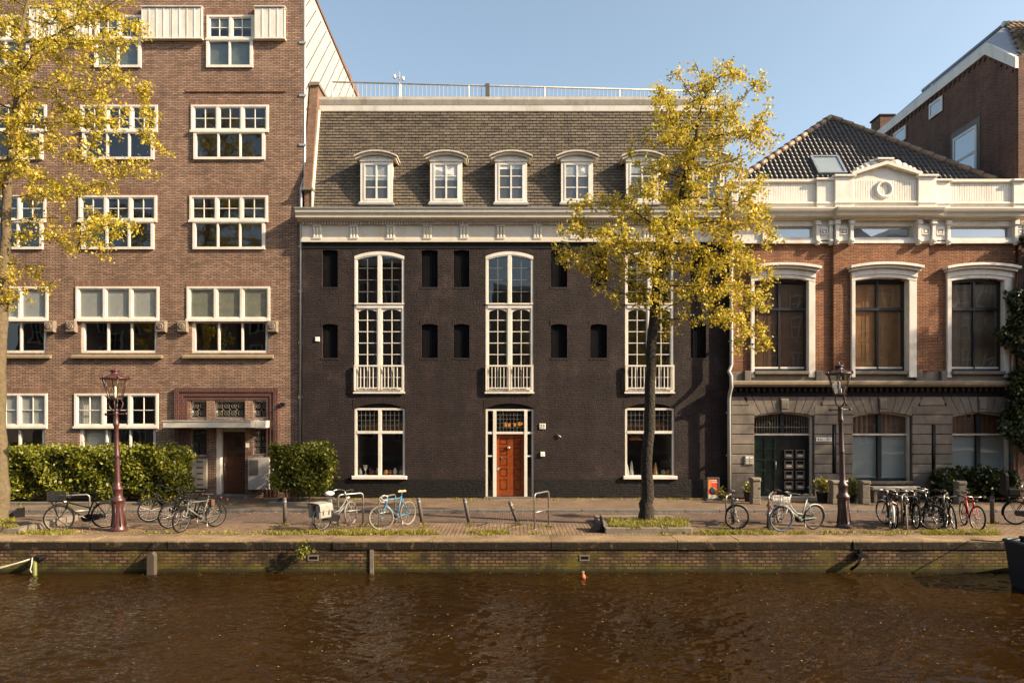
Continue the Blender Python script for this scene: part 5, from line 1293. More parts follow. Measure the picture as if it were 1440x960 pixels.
def guard(px0, px1, py0, py1, lab, lean):
    d = (CAMH-ROADZ)*F/(py1-HY); x0, x1, y = PX(px0,d), PX(px1,d), d-CAMD; h = PZ(py0,d)-ROADZ
    t = thing('steel_guard', lab, 'guard plate', ((x0+x1)/2, y, ROADZ))
    m = MB(); m.prismx([(y,ROADZ),(y+.02,ROADZ),(y+.62,ROADZ+h*.86),(y+.6,ROADZ+h)], x1-.03, x1)
    m.prismx([(y,ROADZ),(y+.62,ROADZ),(y+.62,ROADZ+h*.92),(y+.35,ROADZ+h),(y,ROADZ+h*.62)], x1-.028, x1-.004); m.build('plate', M['iron_black'], t)
    m = MB(); m.prism([(x0,ROADZ),(x1-.03,ROADZ),(x1-.03,ROADZ+h*.62),(x0+(x1-x0)*.5,ROADZ+h*.66)], y+.02, y+.05); m.build('flange', M['iron_black'], t)
guard(826, 849, 728, 749, 'black steel guard plate at the corner of the middle tree pit', 0)
guard(-4, 13, 716, 737, 'black steel guard plate at the foot of the left elm', 0)

# ================================================================== HEDGES, IVY, SHRUBS, POTS
def hedge(name, label, x0, x1, y0, y1, z0, z1, n, size, m, trunkx=(), under=.0, cat='hedge', group=None, rnd=.16):
    t = thing(name, label, cat, ((x0+x1)/2, (y0+y1)/2, 0), group)
    P_ = []
    for _ in range(n):
        f = NR.random()
        q = np.array([NR.uniform(x0,x1), NR.uniform(y0,y1), NR.uniform(z0,z1)])
        if f < .55: q[1] = y0+abs(NR.normal(0,.05))
        elif f < .75: q[2] = z1-abs(NR.normal(0,.05))
        elif f < .83: q[0] = x1-abs(NR.normal(0,.05))
        elif f < .91: q[0] = x0+abs(NR.normal(0,.05))
        # rounded corners and lumps
        c = np.array([(x0+x1)/2,(y0+y1)/2,(z0+z1)/2]); hs = np.array([(x1-x0)/2,(y1-y0)/2,(z1-z0)/2])
        dlt = np.abs(q-c)-(hs-.3); dlt = np.maximum(dlt,0); L_ = np.linalg.norm(dlt)
        if L_ > .3: q = c+np.sign(q-c)*(np.abs(q-c)-dlt*(1-.3/L_))
        q += .10*np.array([math.sin(q[0]*3.1+q[2]*2), math.sin(q[0]*4.3+q[2]*3.7), math.sin(q[0]*2.7+q[1]*5)])
        P_.append(q+NR.normal(0,rnd*(.25 if NR.random() < .93 else .8),3))
    leaf_mesh('foliage', P_, 4, .05, size, M[m], t, asp=.55)
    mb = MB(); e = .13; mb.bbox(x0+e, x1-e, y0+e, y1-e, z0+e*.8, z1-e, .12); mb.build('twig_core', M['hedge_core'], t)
    mb = MB()
    for q in trunkx:
        yy = (y0+y1)/2; mb.tube([(q,yy,0.02),(q+R.uniform(-.06,.06),yy-.05,.25),(q+R.uniform(-.15,.15),yy,z0+.5)], [.035,.028,.015], 6)
    if trunkx: mb.build('stem', M['twig'], t)
    return t
hx0, hx1 = PX(-150,23.1), PX(253,23.1)
hedge('box_hedge', 'long clipped green hedge under the office windows', hx0, hx1, -1.75, -.55, .22, PZ(632.5,22.9), 7500, .062, 'leaf_hedge', [hx1-.2,hx1-.6,hx1-1.1,hx1-2,hx1-3.2,hx1-4.5,hx1-6])
hedge('box_hedge', 'short clipped green shrub on bare stems between office door and warehouse', PX(380,23.1), PX(460,23.1), -1.8, -.75, .42, PZ(629.5,22.9), 2300, .058, 'leaf_hedge', [PX(p_,23.4) for p_ in (402,410,414,421,427,436)])
for a, b, lab in ((-200,262,'low stone kerb bed under the long hedge'), (378,455,'low stone kerb bed under the short clipped shrub')):
    t = thing('planting_bed', lab, 'planting bed', (PX((a+b)/2,23), -1.2, 0)); m = MB(); x0, x1 = PX(a,22.8), PX(b,22.8)
    m.bbox(x0, x1, -1.98, -1.86, -.02, .1, .02); m.bbox(x1-.12, x1, -1.86, -.5, -.02, .1, .02); m.bbox(x0, x0+.12, -1.86, -.5, -.02, .1, .02); m.build('edge', M['kerb'], t)
    m = MB(); m.box(x0+.12, x1-.12, -1.86, -.1, -.02, .05); m.build('soil_bed', M['soil'], t)
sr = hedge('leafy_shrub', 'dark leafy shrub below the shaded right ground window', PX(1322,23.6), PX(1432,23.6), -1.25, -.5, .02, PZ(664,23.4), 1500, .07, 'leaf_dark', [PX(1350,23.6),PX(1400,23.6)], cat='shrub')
# ivy climbing at the right edge
iv = thing('ivy', 'dark ivy climbing the facade at the right edge of the picture', 'climbing plant', (PX(1436,24.2), -.5, 0))
P_ = []
for _ in range(2300):
    z_ = NR.uniform(1.6, 9.6); wv = .35*math.sin(z_*1.7)+.25*math.sin(z_*3.9+1)
    xl = 17.98+wv+(.45 if z_ > 7.4 else 0)-(.25 if 3 < z_ < 6 else 0); xx = xl+abs(NR.normal(0,.5))
    P_.append((xx, -.42-abs(NR.normal(0,.12))-.25*NR.random(), z_))
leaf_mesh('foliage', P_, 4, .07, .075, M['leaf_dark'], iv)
m = MB()
for q in (18.05, 18.2): m.tube([(q,-.35,0),(q+.05,-.36,2.5),(q-.1,-.36,5),(q+.02,-.36,8.5)], [.05,.04,.03,.015], 6)
m.build('stem', M['twig'], iv)
def potplant(lab, px0, px1, pyt, pym, pyb, leafm, n, size, droop=False):
    d = CAMH*F/(pyb-HY); x0, x1 = PX(px0,d), PX(px1,d); cx = (x0+x1)/2; y = d-CAMD; r_ = (x1-x0)/2*.78; zp = PZ(pym,d); zt = PZ(pyt,d)
    t = thing('potted_plant', lab, 'potted plant', (cx,y,0), 'potted plants between the stone posts')
    m = MB(); m.lathe([(r_*.7,0.0),(r_*.75,.02),(r_,zp-.05),(r_*1.06,zp-.045),(r_*1.06,zp),(r_*.9,zp),(r_*.88,zp-.04)], (cx,y,0), 14); m.build('pot', M['pot_black'], t)
    P_ = [(cx+NR.normal(0,r_*.6), y+NR.normal(0,r_*.5), NR.uniform(zp,zt)) for _ in range(n)]; leaf_mesh('foliage', P_, 4, .05, size, M[leafm], t)
    m = MB()
    for k in range(5): a = k*1.26; m.tube([(cx,y,zp-.05),(cx+r_*.4*math.cos(a),y+r_*.4*math.sin(a),(zp+zt)/2),(cx+r_*.7*math.cos(a),y+r_*.7*math.sin(a),zt-.05)], [.012,.009,.005], 5)
    m.build('stem', M['twig'], t)
potplant('black pot with small pale green plant left of the first stone post', 1044, 1061, 679, 690, 705, 'leaf_pot', 45, .05)
potplant('black pot with bushy yellow green plant left of the right street lamp', 1146, 1167, 673, 691, 706, 'leaf_pot', 90, .055)
potplant('black pot with green plant right of the right street lamp', 1190, 1208, 676, 692, 706, 'leaf_hedge', 60, .06)
# stone posts and bench
for (px, pt, pb, lab) in ((1062,671,708,'short stone post between poster stand and green door'),(1174,675,708,'short stone post partly hidden behind the right street lamp'),(1215.5,675,708,'short stone post at the left end of the stone bench'),(1350,676,708,'short stone post hidden behind the red bicycle')):
    d = CAMH*F/(pb-HY); x = PX(px,d); y = d-CAMD; h = PZ(pt,d); t = thing('stone_post', lab, 'post', (x,y,0), 'stone posts before the right house')
    m = MB(); s_ = .135; m.bbox(x-s_*1.05, x+s_*1.05, y-s_*1.05, y+s_*1.05, 0, .2, .02); m.bbox(x-s_, x+s_, y-s_, y+s_, .2, h-.14, .025); m.build('shaft', M['stone_grey'], t)
    m = MB(); m.bbox(x-s_*1.18, x+s_*1.18, y-s_*1.18, y+s_*1.18, h-.14, h, .05); m.build('cap', M['stone_grey'], t)
d = CAMH*F/(706-HY); t = thing('stone_bench', 'pale stone bench slab on stub legs behind the dark bicycles', 'bench', (PX(1256,d), d-CAMD, 0)); y = d-CAMD
m = MB(); m.bbox(PX(1223,d), PX(1290,d), y-.2, y+.2, PZ(688,d), PZ(683.5,d), .02); m.build('seat', M['box_metal'], t)
for q in (1228, 1284): m = MB(); m.bbox(PX(q-2.5,d), PX(q+2.5,d), y-.15, y+.15, 0, PZ(688,d)-.001, .02); m.build('leg', M['stone_grey'], t)
d = 24.0; y = d-CAMD; t = thing('poster_stand', 'red poster in a dark advertising stand on the pavement by the downpipe', 'sign', (PX(1003,d), y, 0))
m = MB(); x0, x1 = PX(994.5,d), PX(1011.5,d); z0, z1 = PZ(702,d), PZ(671,d)
frame(m, x0, x1, z0, z1, y-.03, y+.1, .035); m.box(x0+.035, x1-.035, y+.0, y+.08, z0+.035, z1-.035); m.build('frame', M['bollard'], t)
m = MB(); m.box(x0-.08, x1+.05, y-.2, y+.25, 0.0, .04); m.box(x0+.04, x1-.04, y+.0, y+.06, .04, z0); m.build('foot', M['bollard'], t)
m = MB(); px0, px1, pz0, pz1 = x0+.035, x1-.035, z0+.035, z1-.035; m.box(px0, px1, y-.012, y-.001, pz0, pz1); ps = m.build('poster', M['poster_red'], t)
W_, H_ = px1-px0, pz1-pz0
for a, b, c, e, mm in ((.0,1,.0,.2,'poster_pale'),(.3,.95,.79,.83,'poster_pale'),(.25,.85,.88,.93,'poster_pale'),(.0,.3,.45,.95,'poster_orange'),(.62,.95,.24,.5,'poster_orange')):
    m = MB(); m.box(px0+W_*a+.002, px0+W_*b-.002, y-.016, y-.013, pz0+H_*c+.002, pz0+H_*e-.002); m.build('printed_patch', M[mm], ps)
m = MB(); m.lathe([(W_*.25,-.003),(W_*.28,0),(W_*.2,.003)], (0,0,0), 14); m.xf(lambda p: Vector((px0+W_*.42+p.x, y-.021-p.z, pz0+H_*.4+p.y*1.3))); m.build('printed_patch', M['ink'], ps)

# ================================================================== GRASS, PETALS
def blades(name, centers, n, h, spread, label):
    v, f = [], []
    for (x, y, z, w_) in centers:
        for _ in range(max(1, int(n*w_))):
            cx, cy = x+R.gauss(0,spread), y+R.gauss(0,spread*.5); a = R.uniform(0,6.28); hh = h*R.uniform(.4,1.2)*(.6+.4*w_); lx, ly = math.cos(a)*.012, math.sin(a)*.012; bx, by = R.gauss(0,hh*.45), R.gauss(0,hh*.45)
            b = len(v); v += [(cx-lx,cy-ly,z),(cx+lx,cy+ly,z),(cx+bx*.5+lx*.6,cy+by*.5+ly*.6,z+hh*.6),(cx+bx,cy+by,z+hh)]; f += [(b,b+1,b+2),(b,b+2,b+3)]
    me = bpy.data.meshes.new(name); me.from_pydata(v, [], f); me.materials.append(M['grass']); o = bpy.data.objects.new(name, me); C.objects.link(o); tag(o, label, kind='stuff'); return o
cs_ = []
def strip(px0, px1, py0, py1, n, w, z=ROADZ):
    for _ in range(n):
        p = gp(R.uniform(px0,px1), R.uniform(py0,py1), z); cs_.append((p.x, p.y, p.z, w*R.uniform(.3,1)))
for a, b, n, w in ((370,620,95,1),(455,600,45,1.2),(660,720,34,.9),(745,800,10,.5),(170,370,40,.45),(60,110,30,.9),(30,70,24,.9),(930,1180,80,.8),(985,1040,30,1.2),(1300,1400,60,1.1),(1180,1300,35,.6),(1340,1345,6,1),(1370,1400,26,1.2),(0,40,10,.5)): strip(a, b, 747.5, 752.5, n, w)
for a in (400,594,660,727,751,772,475,511,1081,1395,533,1021): strip(a-4, a+4, 736, 742, 4, .7)
for x0, x1 in ((851,974),(-60,28)): strip(x0+8, x1-8, 730, 742, 150 if x0 > 0 else 80, 1.0, .07)
for a, b, n in ((430,690,26),(750,1000,34),(1330,1430,20),(0,380,16),(240,262,14)):
    for _ in range(n): p = gp(R.uniform(a,b), R.uniform(701,703.5) if a > 400 else R.uniform(706,711), 0); cs_.append((p.x,p.y,0,R.uniform(.15,.5)))
blades('grass', cs_, 34, .11, .075, 'patchy short yellow green grass along the quay edge and tree pits')
v, f = [], []
for _ in range(1000):
    if R.random() < .2: x, y = R.uniform(-9,12), Q0-.06-abs(R.gauss(0,.12))
    elif R.random() < .5: y = R.gauss(-12.6,.9)+.06*math.sin(R.random()*9); x = R.uniform(-9,9)
    else: x, y = R.uniform(-10,10), R.uniform(-15.6,-8.4)
    r_ = R.choice((.004,.005,.006,.007,.009,.013))*R.uniform(.8,1.3); a0 = R.uniform(0,6.28); b = len(v)
    v += [(x+r_*math.cos(a0+k*1.2566)*R.uniform(.6,1.3), y+r_*math.sin(a0+k*1.2566)*R.uniform(.6,1.3), WATER+.016) for k in range(5)]; f.append(tuple(range(b,b+5)))
me = bpy.data.meshes.new('floating_petals'); me.from_pydata(v,[],f); M['petal'] = mat('petal',(.36,.24,.12),.8,var=.2,island=.3); me.materials.append(M['petal'])
o = bpy.data.objects.new('floating_petals', me); C.objects.link(o); tag(o, 'pale blossom flakes drifting on the canal', kind='stuff')
v, f = [], []
for _ in range(4200):
    x, y = R.uniform(-15,15), R.choice((R.uniform(-7.45,-.3), R.gauss(-7.2,.25), R.gauss(-3.4,.15), R.gauss(-.4,.2)))
    if y < -7.45: continue
    z = (.012 if y > -3.05 else ROADZ+.016); r_ = R.uniform(.01,.026); a0 = R.uniform(0,6.28); b = len(v)
    v += [(x+r_*math.cos(a0+k*1.2566)*R.uniform(.5,1.3), y+r_*math.sin(a0+k*1.2566)*R.uniform(.5,1.3), z+R.uniform(0,.012)) for k in range(5)]; f.append(tuple(range(b,b+5)))
me = bpy.data.meshes.new('fallen_blossom'); me.from_pydata(v,[],f); me.materials.append(M['petal']); o = bpy.data.objects.new('fallen_blossom', me); C.objects.link(o); tag(o, 'fallen elm blossom scattered over the street', kind='stuff')

# ================================================================== STREET LAMPS
def lamp(label, px, py, px_top, ptop, m):
    p = gp(px, py); d = p.y+CAMD; H = PZ(ptop,d)-ROADZ; k = H/4.28
    t = thing('street_lamp', label, 'street lamp', p, 'cast iron street lamps on the quay', (0, math.atan2(PX(px_top,d)-p.x, H), 0))
    def ml(prof, n=16):
        q = MB(); q.lathe([(r, z*k) for r, z in prof], (0,0,0), n); return q
    q = ml([(.21,0),(.215,.05),(.185,.10),(.16,.18),(.143,.45),(.145,.70),(.155,.76),(.175,.78),(.175,.83),(.13,.88),(.115,.93),(.118,1.06),(.135,1.08),(.135,1.13),(.085,1.18),(.074,1.3),(.066,1.9),(.07,1.95),(.08,1.97),(.07,2.0),(.06,2.4),(.056,2.75),(.075,2.78),(.08,2.82),(.062,2.86),(.056,3.05),(.068,3.1),(.055,3.16)], 18)
    for a in range(8):
        an = a*math.pi/4; q.tube([(.17*math.cos(an),.17*math.sin(an),.12*k),(.142*math.cos(an),.142*math.sin(an),.45*k),(.148*math.cos(an),.148*math.sin(an),.72*k)], [.024,.013,.014], 5)
    q.build('post', m, t, local=True)
    q = MB(); z = 3.08*k; q.tube([(-.25,0,z),(.25,0,z)], .017, 6)
    for s in (-1, 1): q.lathe([(.008,-.04),(.035,-.02),(.04,.0),(.035,.02),(.008,.04)], (s*.27,0,z), 8)
    q.build('ladder_bar', m, t, local=True)
    q = MB()
    for a in range(4):
        an = a*math.pi/2+.35; c, s = math.cos(an), math.sin(an)
        q.tube([(.04*c,.04*s,3.14*k),(.14*c,.14*s,3.24*k),(.17*c,.17*s,3.36*k),(.13*c,.13*s,3.45*k),(.15*c,.15*s,3.49*k)], [.024,.02,.018,.018,.02], 6)
    q.lathe([(.17,3.46*k),(.185,3.475*k),(.185,3.495*k),(.15,3.5*k)], (0,0,0), 6, False); sc = q.build('scroll_bracket', m, t, local=True)
    zb, zt = 3.5*k, 4.0*k; rb, rt = .165, .315
    q = MB()
    for a in range(6):
        an = a*math.pi/3+.2; q.tube([(rb*math.cos(an),rb*math.sin(an),zb),(rt*math.cos(an),rt*math.sin(an),zt)], .012, 5)
    lf = q.build('lantern_frame', m, t, local=True)
    q = MB()
    for a in range(6):
        an, bn = a*math.pi/3+.2, (a+1)*math.pi/3+.2
        q.quad((rb*math.cos(an),rb*math.sin(an),zb),(rb*math.cos(bn),rb*math.sin(bn),zb),(rt*math.cos(bn),rt*math.sin(bn),zt),(rt*math.cos(an),rt*math.sin(an),zt))
    q.build('lantern_glass', M['glass_lamp'], lf, local=True)
    q = MB(); q.lathe([(.03,zb),(.05,zb+.03),(.05,zb+.13),(.03,zb+.16),(.03,zb+.3),(.01,zb+.32)], (0,0,0), 10); q.build('lamp_bulb', M['ceramic_white'], lf, local=True)
    q = MB(); q.lathe([(.33,zt-.01),(.36,zt+.01),(.34,zt+.035),(.26,zt+.075),(.17,zt+.11),(.12,zt+.13),(.1,zt+.16),(.1,zt+.2),(.13,zt+.21),(.13,zt+.235),(.07,zt+.25),(.03,zt+.265),(.015,zt+.33),(.005,zt+.36)], (0,0,0), 18)
    for a in range(6):
        an = a*math.pi/3+.2; q.lathe([(.01,-.02),(.035,0),(.03,.04),(.01,.07)], (.35*math.cos(an),.35*math.sin(an),zt+.02), 6)
    q.build('lantern_roof', m, t, local=True)
lamp('maroon cast iron street lamp with glass lantern before the long hedge', 167, 746, 161.5, 518, M['maroon'])
lamp('shade-darkened maroon street lamp with glass lantern before the sandstone house', 1187, 741.5, 1179.5, 511, M['maroon_shaded'])

# ================================================================== BOLLARDS AND BICYCLE RACKS
def bollard(label, pb, pt):
    p = gp(*pb); d = p.y+CAMD; tx, tz = PX(pt[0],d)-p.x, PZ(pt[1],d)-ROADZ; h = math.hypot(tx,tz)
    t = thing('bollard', label, 'bollard', p, 'steel bollards along the quay', (R.uniform(-.03,.03), math.atan2(tx,tz), 0))
    m = MB(); m.lathe([(.055,-.02),(.055,h-.03),(.05,h-.008),(.03,h)], (0,0,0), 12); m.build('post', M['bollard'], t, local=True)
    m = MB(); m.lathe([(.0585,h-.12),(.0585,h-.1)], (0,0,0), 12); m.build('band', M['zinc'], t, local=True)
bollard('upright grey steel bollard between the dark bicycles and the pannier bicycle', (401,736.5), (400.5,699))
bollard('slightly leaning steel bollard right of the blue racing bicycle', (594,735.5), (588,699.5))
bollard('leaning steel bollard in front of the red door, left one', (660,735.5), (653,700))
bollard('most tilted steel bollard, just left of the empty bicycle rack', (728.5,736), (716.5,704.5))
bollard('dark upright bollard right of the red bicycle', (1395.5,736), (1395,697))
def rack(label, a, b, ztop, mid=True):
    A_, B_ = gp(*a), gp(*b); d = A_.y+CAMD; h = PZ(ztop,d)-ROADZ; c = (A_+B_)/2
    t = thing('bicycle_rack', label, 'bicycle rack', c, 'steel bicycle racks on the quay', (0,0,math.atan2(B_.y-A_.y,B_.x-A_.x))); L = (B_-A_).length/2; r_ = .09
    m = MB(); pts = [(-L,0,0),(-L,0,h-r_)]+[(-L+r_-r_*math.cos(q),0,h-r_+r_*math.sin(q)) for q in (.5,1.05,1.57)]+[(L-r_+r_*math.sin(q),0,h-r_+r_*math.cos(q)) for q in (0,.5,1.05)]+[(L,0,h-r_),(L,0,0)]
    m.tube(pts, .024, 8); m.build('hoop', M['steel'], t, local=True)
    if mid: m = MB(); m.tube([(-L,0,h*.47),(L,0,h*.47)], .02, 8); m.build('cross_bar', M['steel'], t, local=True)
    m = MB()
    for q in (-L, L): m.lathe([(.06,0),(.06,.012),(.03,.016)], (q,0,0), 10)
    m.build('foot_plate', M['steel'], t, local=True)
rack('empty steel bicycle rack between the tilted bollard and the tree pit', (751.5,744), (771.5,738.3), 694)
rack('steel bicycle rack holding the grey pannier bicycle', (475.5,741), (510.5,737), 695.5)
rack('steel bicycle rack behind the blue racing bicycle', (533,742), (556,736), 699)
rack('steel bicycle rack holding the dark brown bicycle before the green door', (1081,745), (1089,734), 697)
rack('steel bicycle rack behind the leftmost bicycle of the right house', (1021,739), (1030,734.5), 697)
rack('steel bicycle rack behind the black bicycle with the crate', (79,740), (126,737), 697)
rack('steel bicycle rack hidden in the tight row of dark bicycles', (1268,742), (1275,735), 697)
rack('steel bicycle rack between black bicycles left of the red bicycle', (1327,742), (1332,735), 697)

# ================================================================== BICYCLES
def bicycle(label, Fp, Rp, frame_m, style='step', lean=0.0, steer=0.0, tyre='tyre', ftyre=None, rim='rim', bar='city', bar_m='chrome', saddle='rubber', guards=None, front=None, rear=None, chain=True, group='bicycles parked along the quay', fork_m=None, reflector=False, wr=.335, seat=.95, stem_m='chrome', stripe=None):
    A_, B_ = gp(*Fp), gp(*Rp); c = (A_+B_)/2; c.z = ROADZ+.008; h = math.atan2(A_.y-B_.y, A_.x-B_.x)
    t = thing('bicycle', label, 'bicycle', c, group, (lean, 0, h))
    fm = M[frame_m]; fkm = M[fork_m] if fork_m else fm
    hubR, hubF = Vector((-.53,0,wr)), Vector((.53,0,wr)); BB = Vector((-.09,0,.29))
    hb, ht = Vector((.375,0,.60 if style != 'race' else .64)), Vector((.31,0,.80 if style != 'race' else .83)); axis = (ht-hb).normalized()
    q_ = Quaternion(axis, steer)
    S = lambda p: hb+q_@(p-hb)
    st = Vector((-.27,0,seat-.13)); sc = Vector((-.29,0,seat))
    m = MB(); T = lambda pts, r, n=7: m.tube(pts, r*1.2, n)
    T([hb-axis*.02, ht+axis*.02], .022, 8); T([hb+axis*.03, BB], .020); T([BB, st], .017); 
    if style == 'diamond' or style == 'race': T([ht-axis*.04, st-Vector((0,0,.05))], .016)
    elif style == 'mid': T([ht-axis*.05, Vector((-.2,0,.56))], .016)
    else:
        T([ht-axis*.04, Vector((.2,0,.60)), Vector((.04,0,.46)), Vector((-.15,0,.43))], .018)
    for s_ in (-1,1):
        e = Vector((0,.055*s_,0)); T([BB+Vector((0,.03*s_,0)), hubR+e], .010, 5); T([st-Vector((0,0,.06))+e*.35, hubR+e], .009, 5)
    T([BB-Vector((0,.045,0)), BB+Vector((0,.045,0))], .027, 8); T([st-axis*.0, sc], .013)
    fo = m.build('frame', fm, t, local=True)
    if stripe:
        m = MB(); a = hb+axis*.03; v_ = BB-a; m.tube([a+v_*.16, a+v_*.62], .0225, 7); m.build('stripe', M[stripe], fo, local=True)
    m = MB()
    for s_ in (-1,1):
        e = Vector((0,.055*s_,0)); m.tube([hb+e*.8, hb+(hubF-hb)*.55+e+Vector((-.015,0,0)), hubF+e], [.014,.012,.009], 6)
    m.tube([hb+Vector((0,-.05,0)), hb+Vector((0,.05,0))], .016, 6); m.xf(S); m.build('fork', fkm, t, local=True)
    for nm, hub, ff, ty in (('wheel',hubR,None,tyre),('wheel',hubF,S,ftyre or tyre)):
        m = MB(); m.torus(hub, wr-.037, .011, n=30, m=5)
        for k in range(20):
            a = 2*math.pi*k/20+.1; s_ = .028 if k % 2 else -.028; b_ = a+(.45 if k % 4 < 2 else -.45)
            m.tube([hub+Vector((.022*math.cos(b_),s_,.022*math.sin(b_))), hub+Vector(((wr-.04)*math.cos(a),0,(wr-.04)*math.sin(a)))], .0028, 3, cap=False)
        k0 = len(m.v); m.lathe([(.018,-.055),(.03,-.03),(.022,-.02),(.022,.02),(.03,.03),(.018,.055)], (0,0,0), 8)
        m.v[k0:] = [(hub.x+p[0], p[2], hub.z+p[1]) for p in m.v[k0:]]
        if ff: m.xf(ff)
        wo = m.build(nm, M[rim], t, local=True)
        m = MB(); m.torus(hub, wr-.0205, .0235, n=34, m=7)
        if ff: m.xf(ff)
        m.build('tyre', M[ty], wo, local=True)
    top = ht+axis*(.17 if bar == 'city' else .07)
    m = MB(); m.tube([ht, top], .013, 7)
    if bar == 'city':
        for s_ in (-1,1): m.tube([top, top+Vector((.05,.06*s_,.035)), top+Vector((.045,.2*s_,.06)), top+Vector((-.05,.28*s_,.05)), top+Vector((-.18,.29*s_,.025))], .0115, 7)
    elif bar == 'flat':
        for s_ in (-1,1): m.tube([top, top+Vector((.05,.03*s_,.01)), top+Vector((.03,.32*s_,.03))], .0125, 7)
    else:
        f0 = top+Vector((.09,0,.0)); m.tube([top, f0], .014, 7)
        for s_ in (-1,1): m.tube([f0, f0+Vector((0,.19*s_,0)), f0+Vector((.08,.21*s_,-.005)), f0+Vector((.115,.21*s_,-.06)), f0+Vector((.07,.21*s_,-.125)), f0+Vector((-.04,.21*s_,-.13))], .013, 7)
    m.xf(S); hbr = m.build('handlebar', M[bar_m], t, local=True)
    for s_ in (-1,1):
        m = MB()
        if bar == 'city': m.tube([top+Vector((-.09,.292*s_,.042)), top+Vector((-.19,.29*s_,.022))], .017, 7); m.tube([top+Vector((-.1,.29*s_,.04)), top+Vector((0,.25*s_,.03)), top+Vector((-.1,.32*s_,.03))], .006, 4)
        elif bar == 'flat': m.tube([top+Vector((.035,.2*s_,.025)), top+Vector((.03,.33*s_,.03))], .017, 7); m.tube([top+Vector((.04,.2*s_,.025)), top+Vector((.05,.18*s_,.02)), top+Vector((.08,.3*s_,.0))], .006, 4)
        else: m.tube([top+Vector((.18,.21*s_,-.0)), top+Vector((.22,.215*s_,-.1))], .008, 5)
        m.xf(S); m.build('grip', M['rubber'], hbr, local=True)
    m = MB()                                                   # saddle: rounded wedge
    ns = 8; rows = []
    for i in range(ns+1):
        f = i/ns; x_ = .16-.28*f; w_ = .022+.075*max(0,(f-.3)/.7)**1.1; 
        if i in (0, ns): w_ *= .55
        h_ = .012*math.sin(f*6)+(.012 if f > .7 else 0)
        rows.append([(x_,-w_,-.025),(x_,-w_*.92,h_+.008),(x_,0,h_+.024),(x_,w_*.92,h_+.008),(x_,w_,-.025)])
    vs = [tuple(Vector(p)+sc) for r_ in rows for p in r_]; fs = [(i*5+k, (i+1)*5+k, (i+1)*5+k+1, i*5+k+1) for i in range(ns) for k in range(4)]+[(0,1,2,3,4),tuple(ns*5+k for k in (4,3,2,1,0))]+[(i*5, i*5+4, (i+1)*5+4, (i+1)*5) for i in range(ns)]
    m.add(vs, fs, True); m.build('saddle', M[saddle], t, local=True)
    if guards:
        for hub, a0, a1, ff in ((hubR, -.25, 2.5, None), (hubF, .85, 3.0, S)):
            m = MB(); n = 14; vs = []
            for i in range(n+1):
                a = a0+(a1-a0)*i/n
                if hub is hubR: a = math.pi-a
                for w_, dr in ((-.032,.012),(-.02,.026),(0,.03),(.02,.026),(.032,.012)): vs.append((hub.x+(wr+dr)*math.cos(a), w_, hub.z+(wr+dr)*math.sin(a)))
            m.add(vs, [(i*5+k,(i+1)*5+k,(i+1)*5+k+1,i*5+k+1) for i in range(n) for k in range(4)], True)
            if hub is hubF: m.v = [(2*hub.x-p[0] if False else p[0], p[1], p[2]) for p in m.v]
            if ff: m.xf(ff)
            m.build('mudguard', M[guards], t, local=True)
    m = MB()
    for s_ in (-1,1):
        a = .6 if s_ > 0 else .6+math.pi; e = BB+Vector((.17*math.cos(a),.07*s_,.17*math.sin(a))); m.tube([BB+Vector((0,.05*s_,0)), e], .0095, 5); m.box(e.x-.045, e.x+.045, e.y+(.0 if s_ > 0 else -.08), e.y+(.08 if s_ > 0 else 0), e.z-.012, e.z+.012)
    k0 = len(m.v); m.lathe([(.09,-.003),(.095,0),(.09,.003)], (0,0,0), 18); m.v[k0:] = [(BB.x+p[0], -.05+p[2], BB.z+p[1]) for p in m.v[k0:]]
    m.build('crank', M['chrome'], t, local=True)
    if chain:
        m = MB(); pts = [(-.56,.255),(-.60,.34),(-.55,.395),(-.1,.395),(.02,.36),(.04,.29),(.0,.22),(-.08,.195),(-.3,.225)]
        m.prism(pts, -.075, -.04); m.build('chain_case', M['rubber'], t, local=True)
    else:
        m = MB(); m.tube([(-.53,-.05,wr+.035),(-.09,-.05,.385)], .005, 4); m.tube([(-.53,-.05,wr-.035),(-.09,-.05,.2)], .005, 4); m.build('chain', M['grille'], t, local=True)
    if rear != 'none':
        m = MB()
        for s_ in (-1,1):
            m.tube([(-.22,.05*s_,.72),(-.36,.06*s_,.74),(-.84,.06*s_,.74)], .007, 5); m.tube([hubR+Vector((0,.06*s_,0)),(-.72,.06*s_,.74)], .006, 5)
        for x_ in (-.4,-.55,-.7,-.84): m.tube([(x_,-.06,.741),(x_,.06,.741)], .006, 5)
        m.build('luggage_rack', M['rubber'] if rear != 'chrome' else M['chrome'], t, local=True)
    m = MB(); p = ht+Vector((.09,0,-.02)); k0 = 0; m.lathe([(.01,-.05),(.03,-.04),(.045,.02),(.048,.045),(.03,.05)], (0,0,0), 10); m.v = [(p.x+v_[2], v_[1], p.z+v_[0]) for v_ in m.v]; m.tube([ht, p], .008, 5); m.xf(S); m.build('headlight', M['chrome'] if front != 'plain' else M['rubber'], t, local=True)
    if rear != 'none':
        m = MB(); m.box(-.885,-.855,-.045,.045,.70,.745); m.build('tail_light', M['reflector'], t, local=True)
    m = MB(); m.tube([(-.2,.06,.26),(-.13,.17,.0)], .009, 5); m.build('kickstand', M['chrome'], t, local=True)
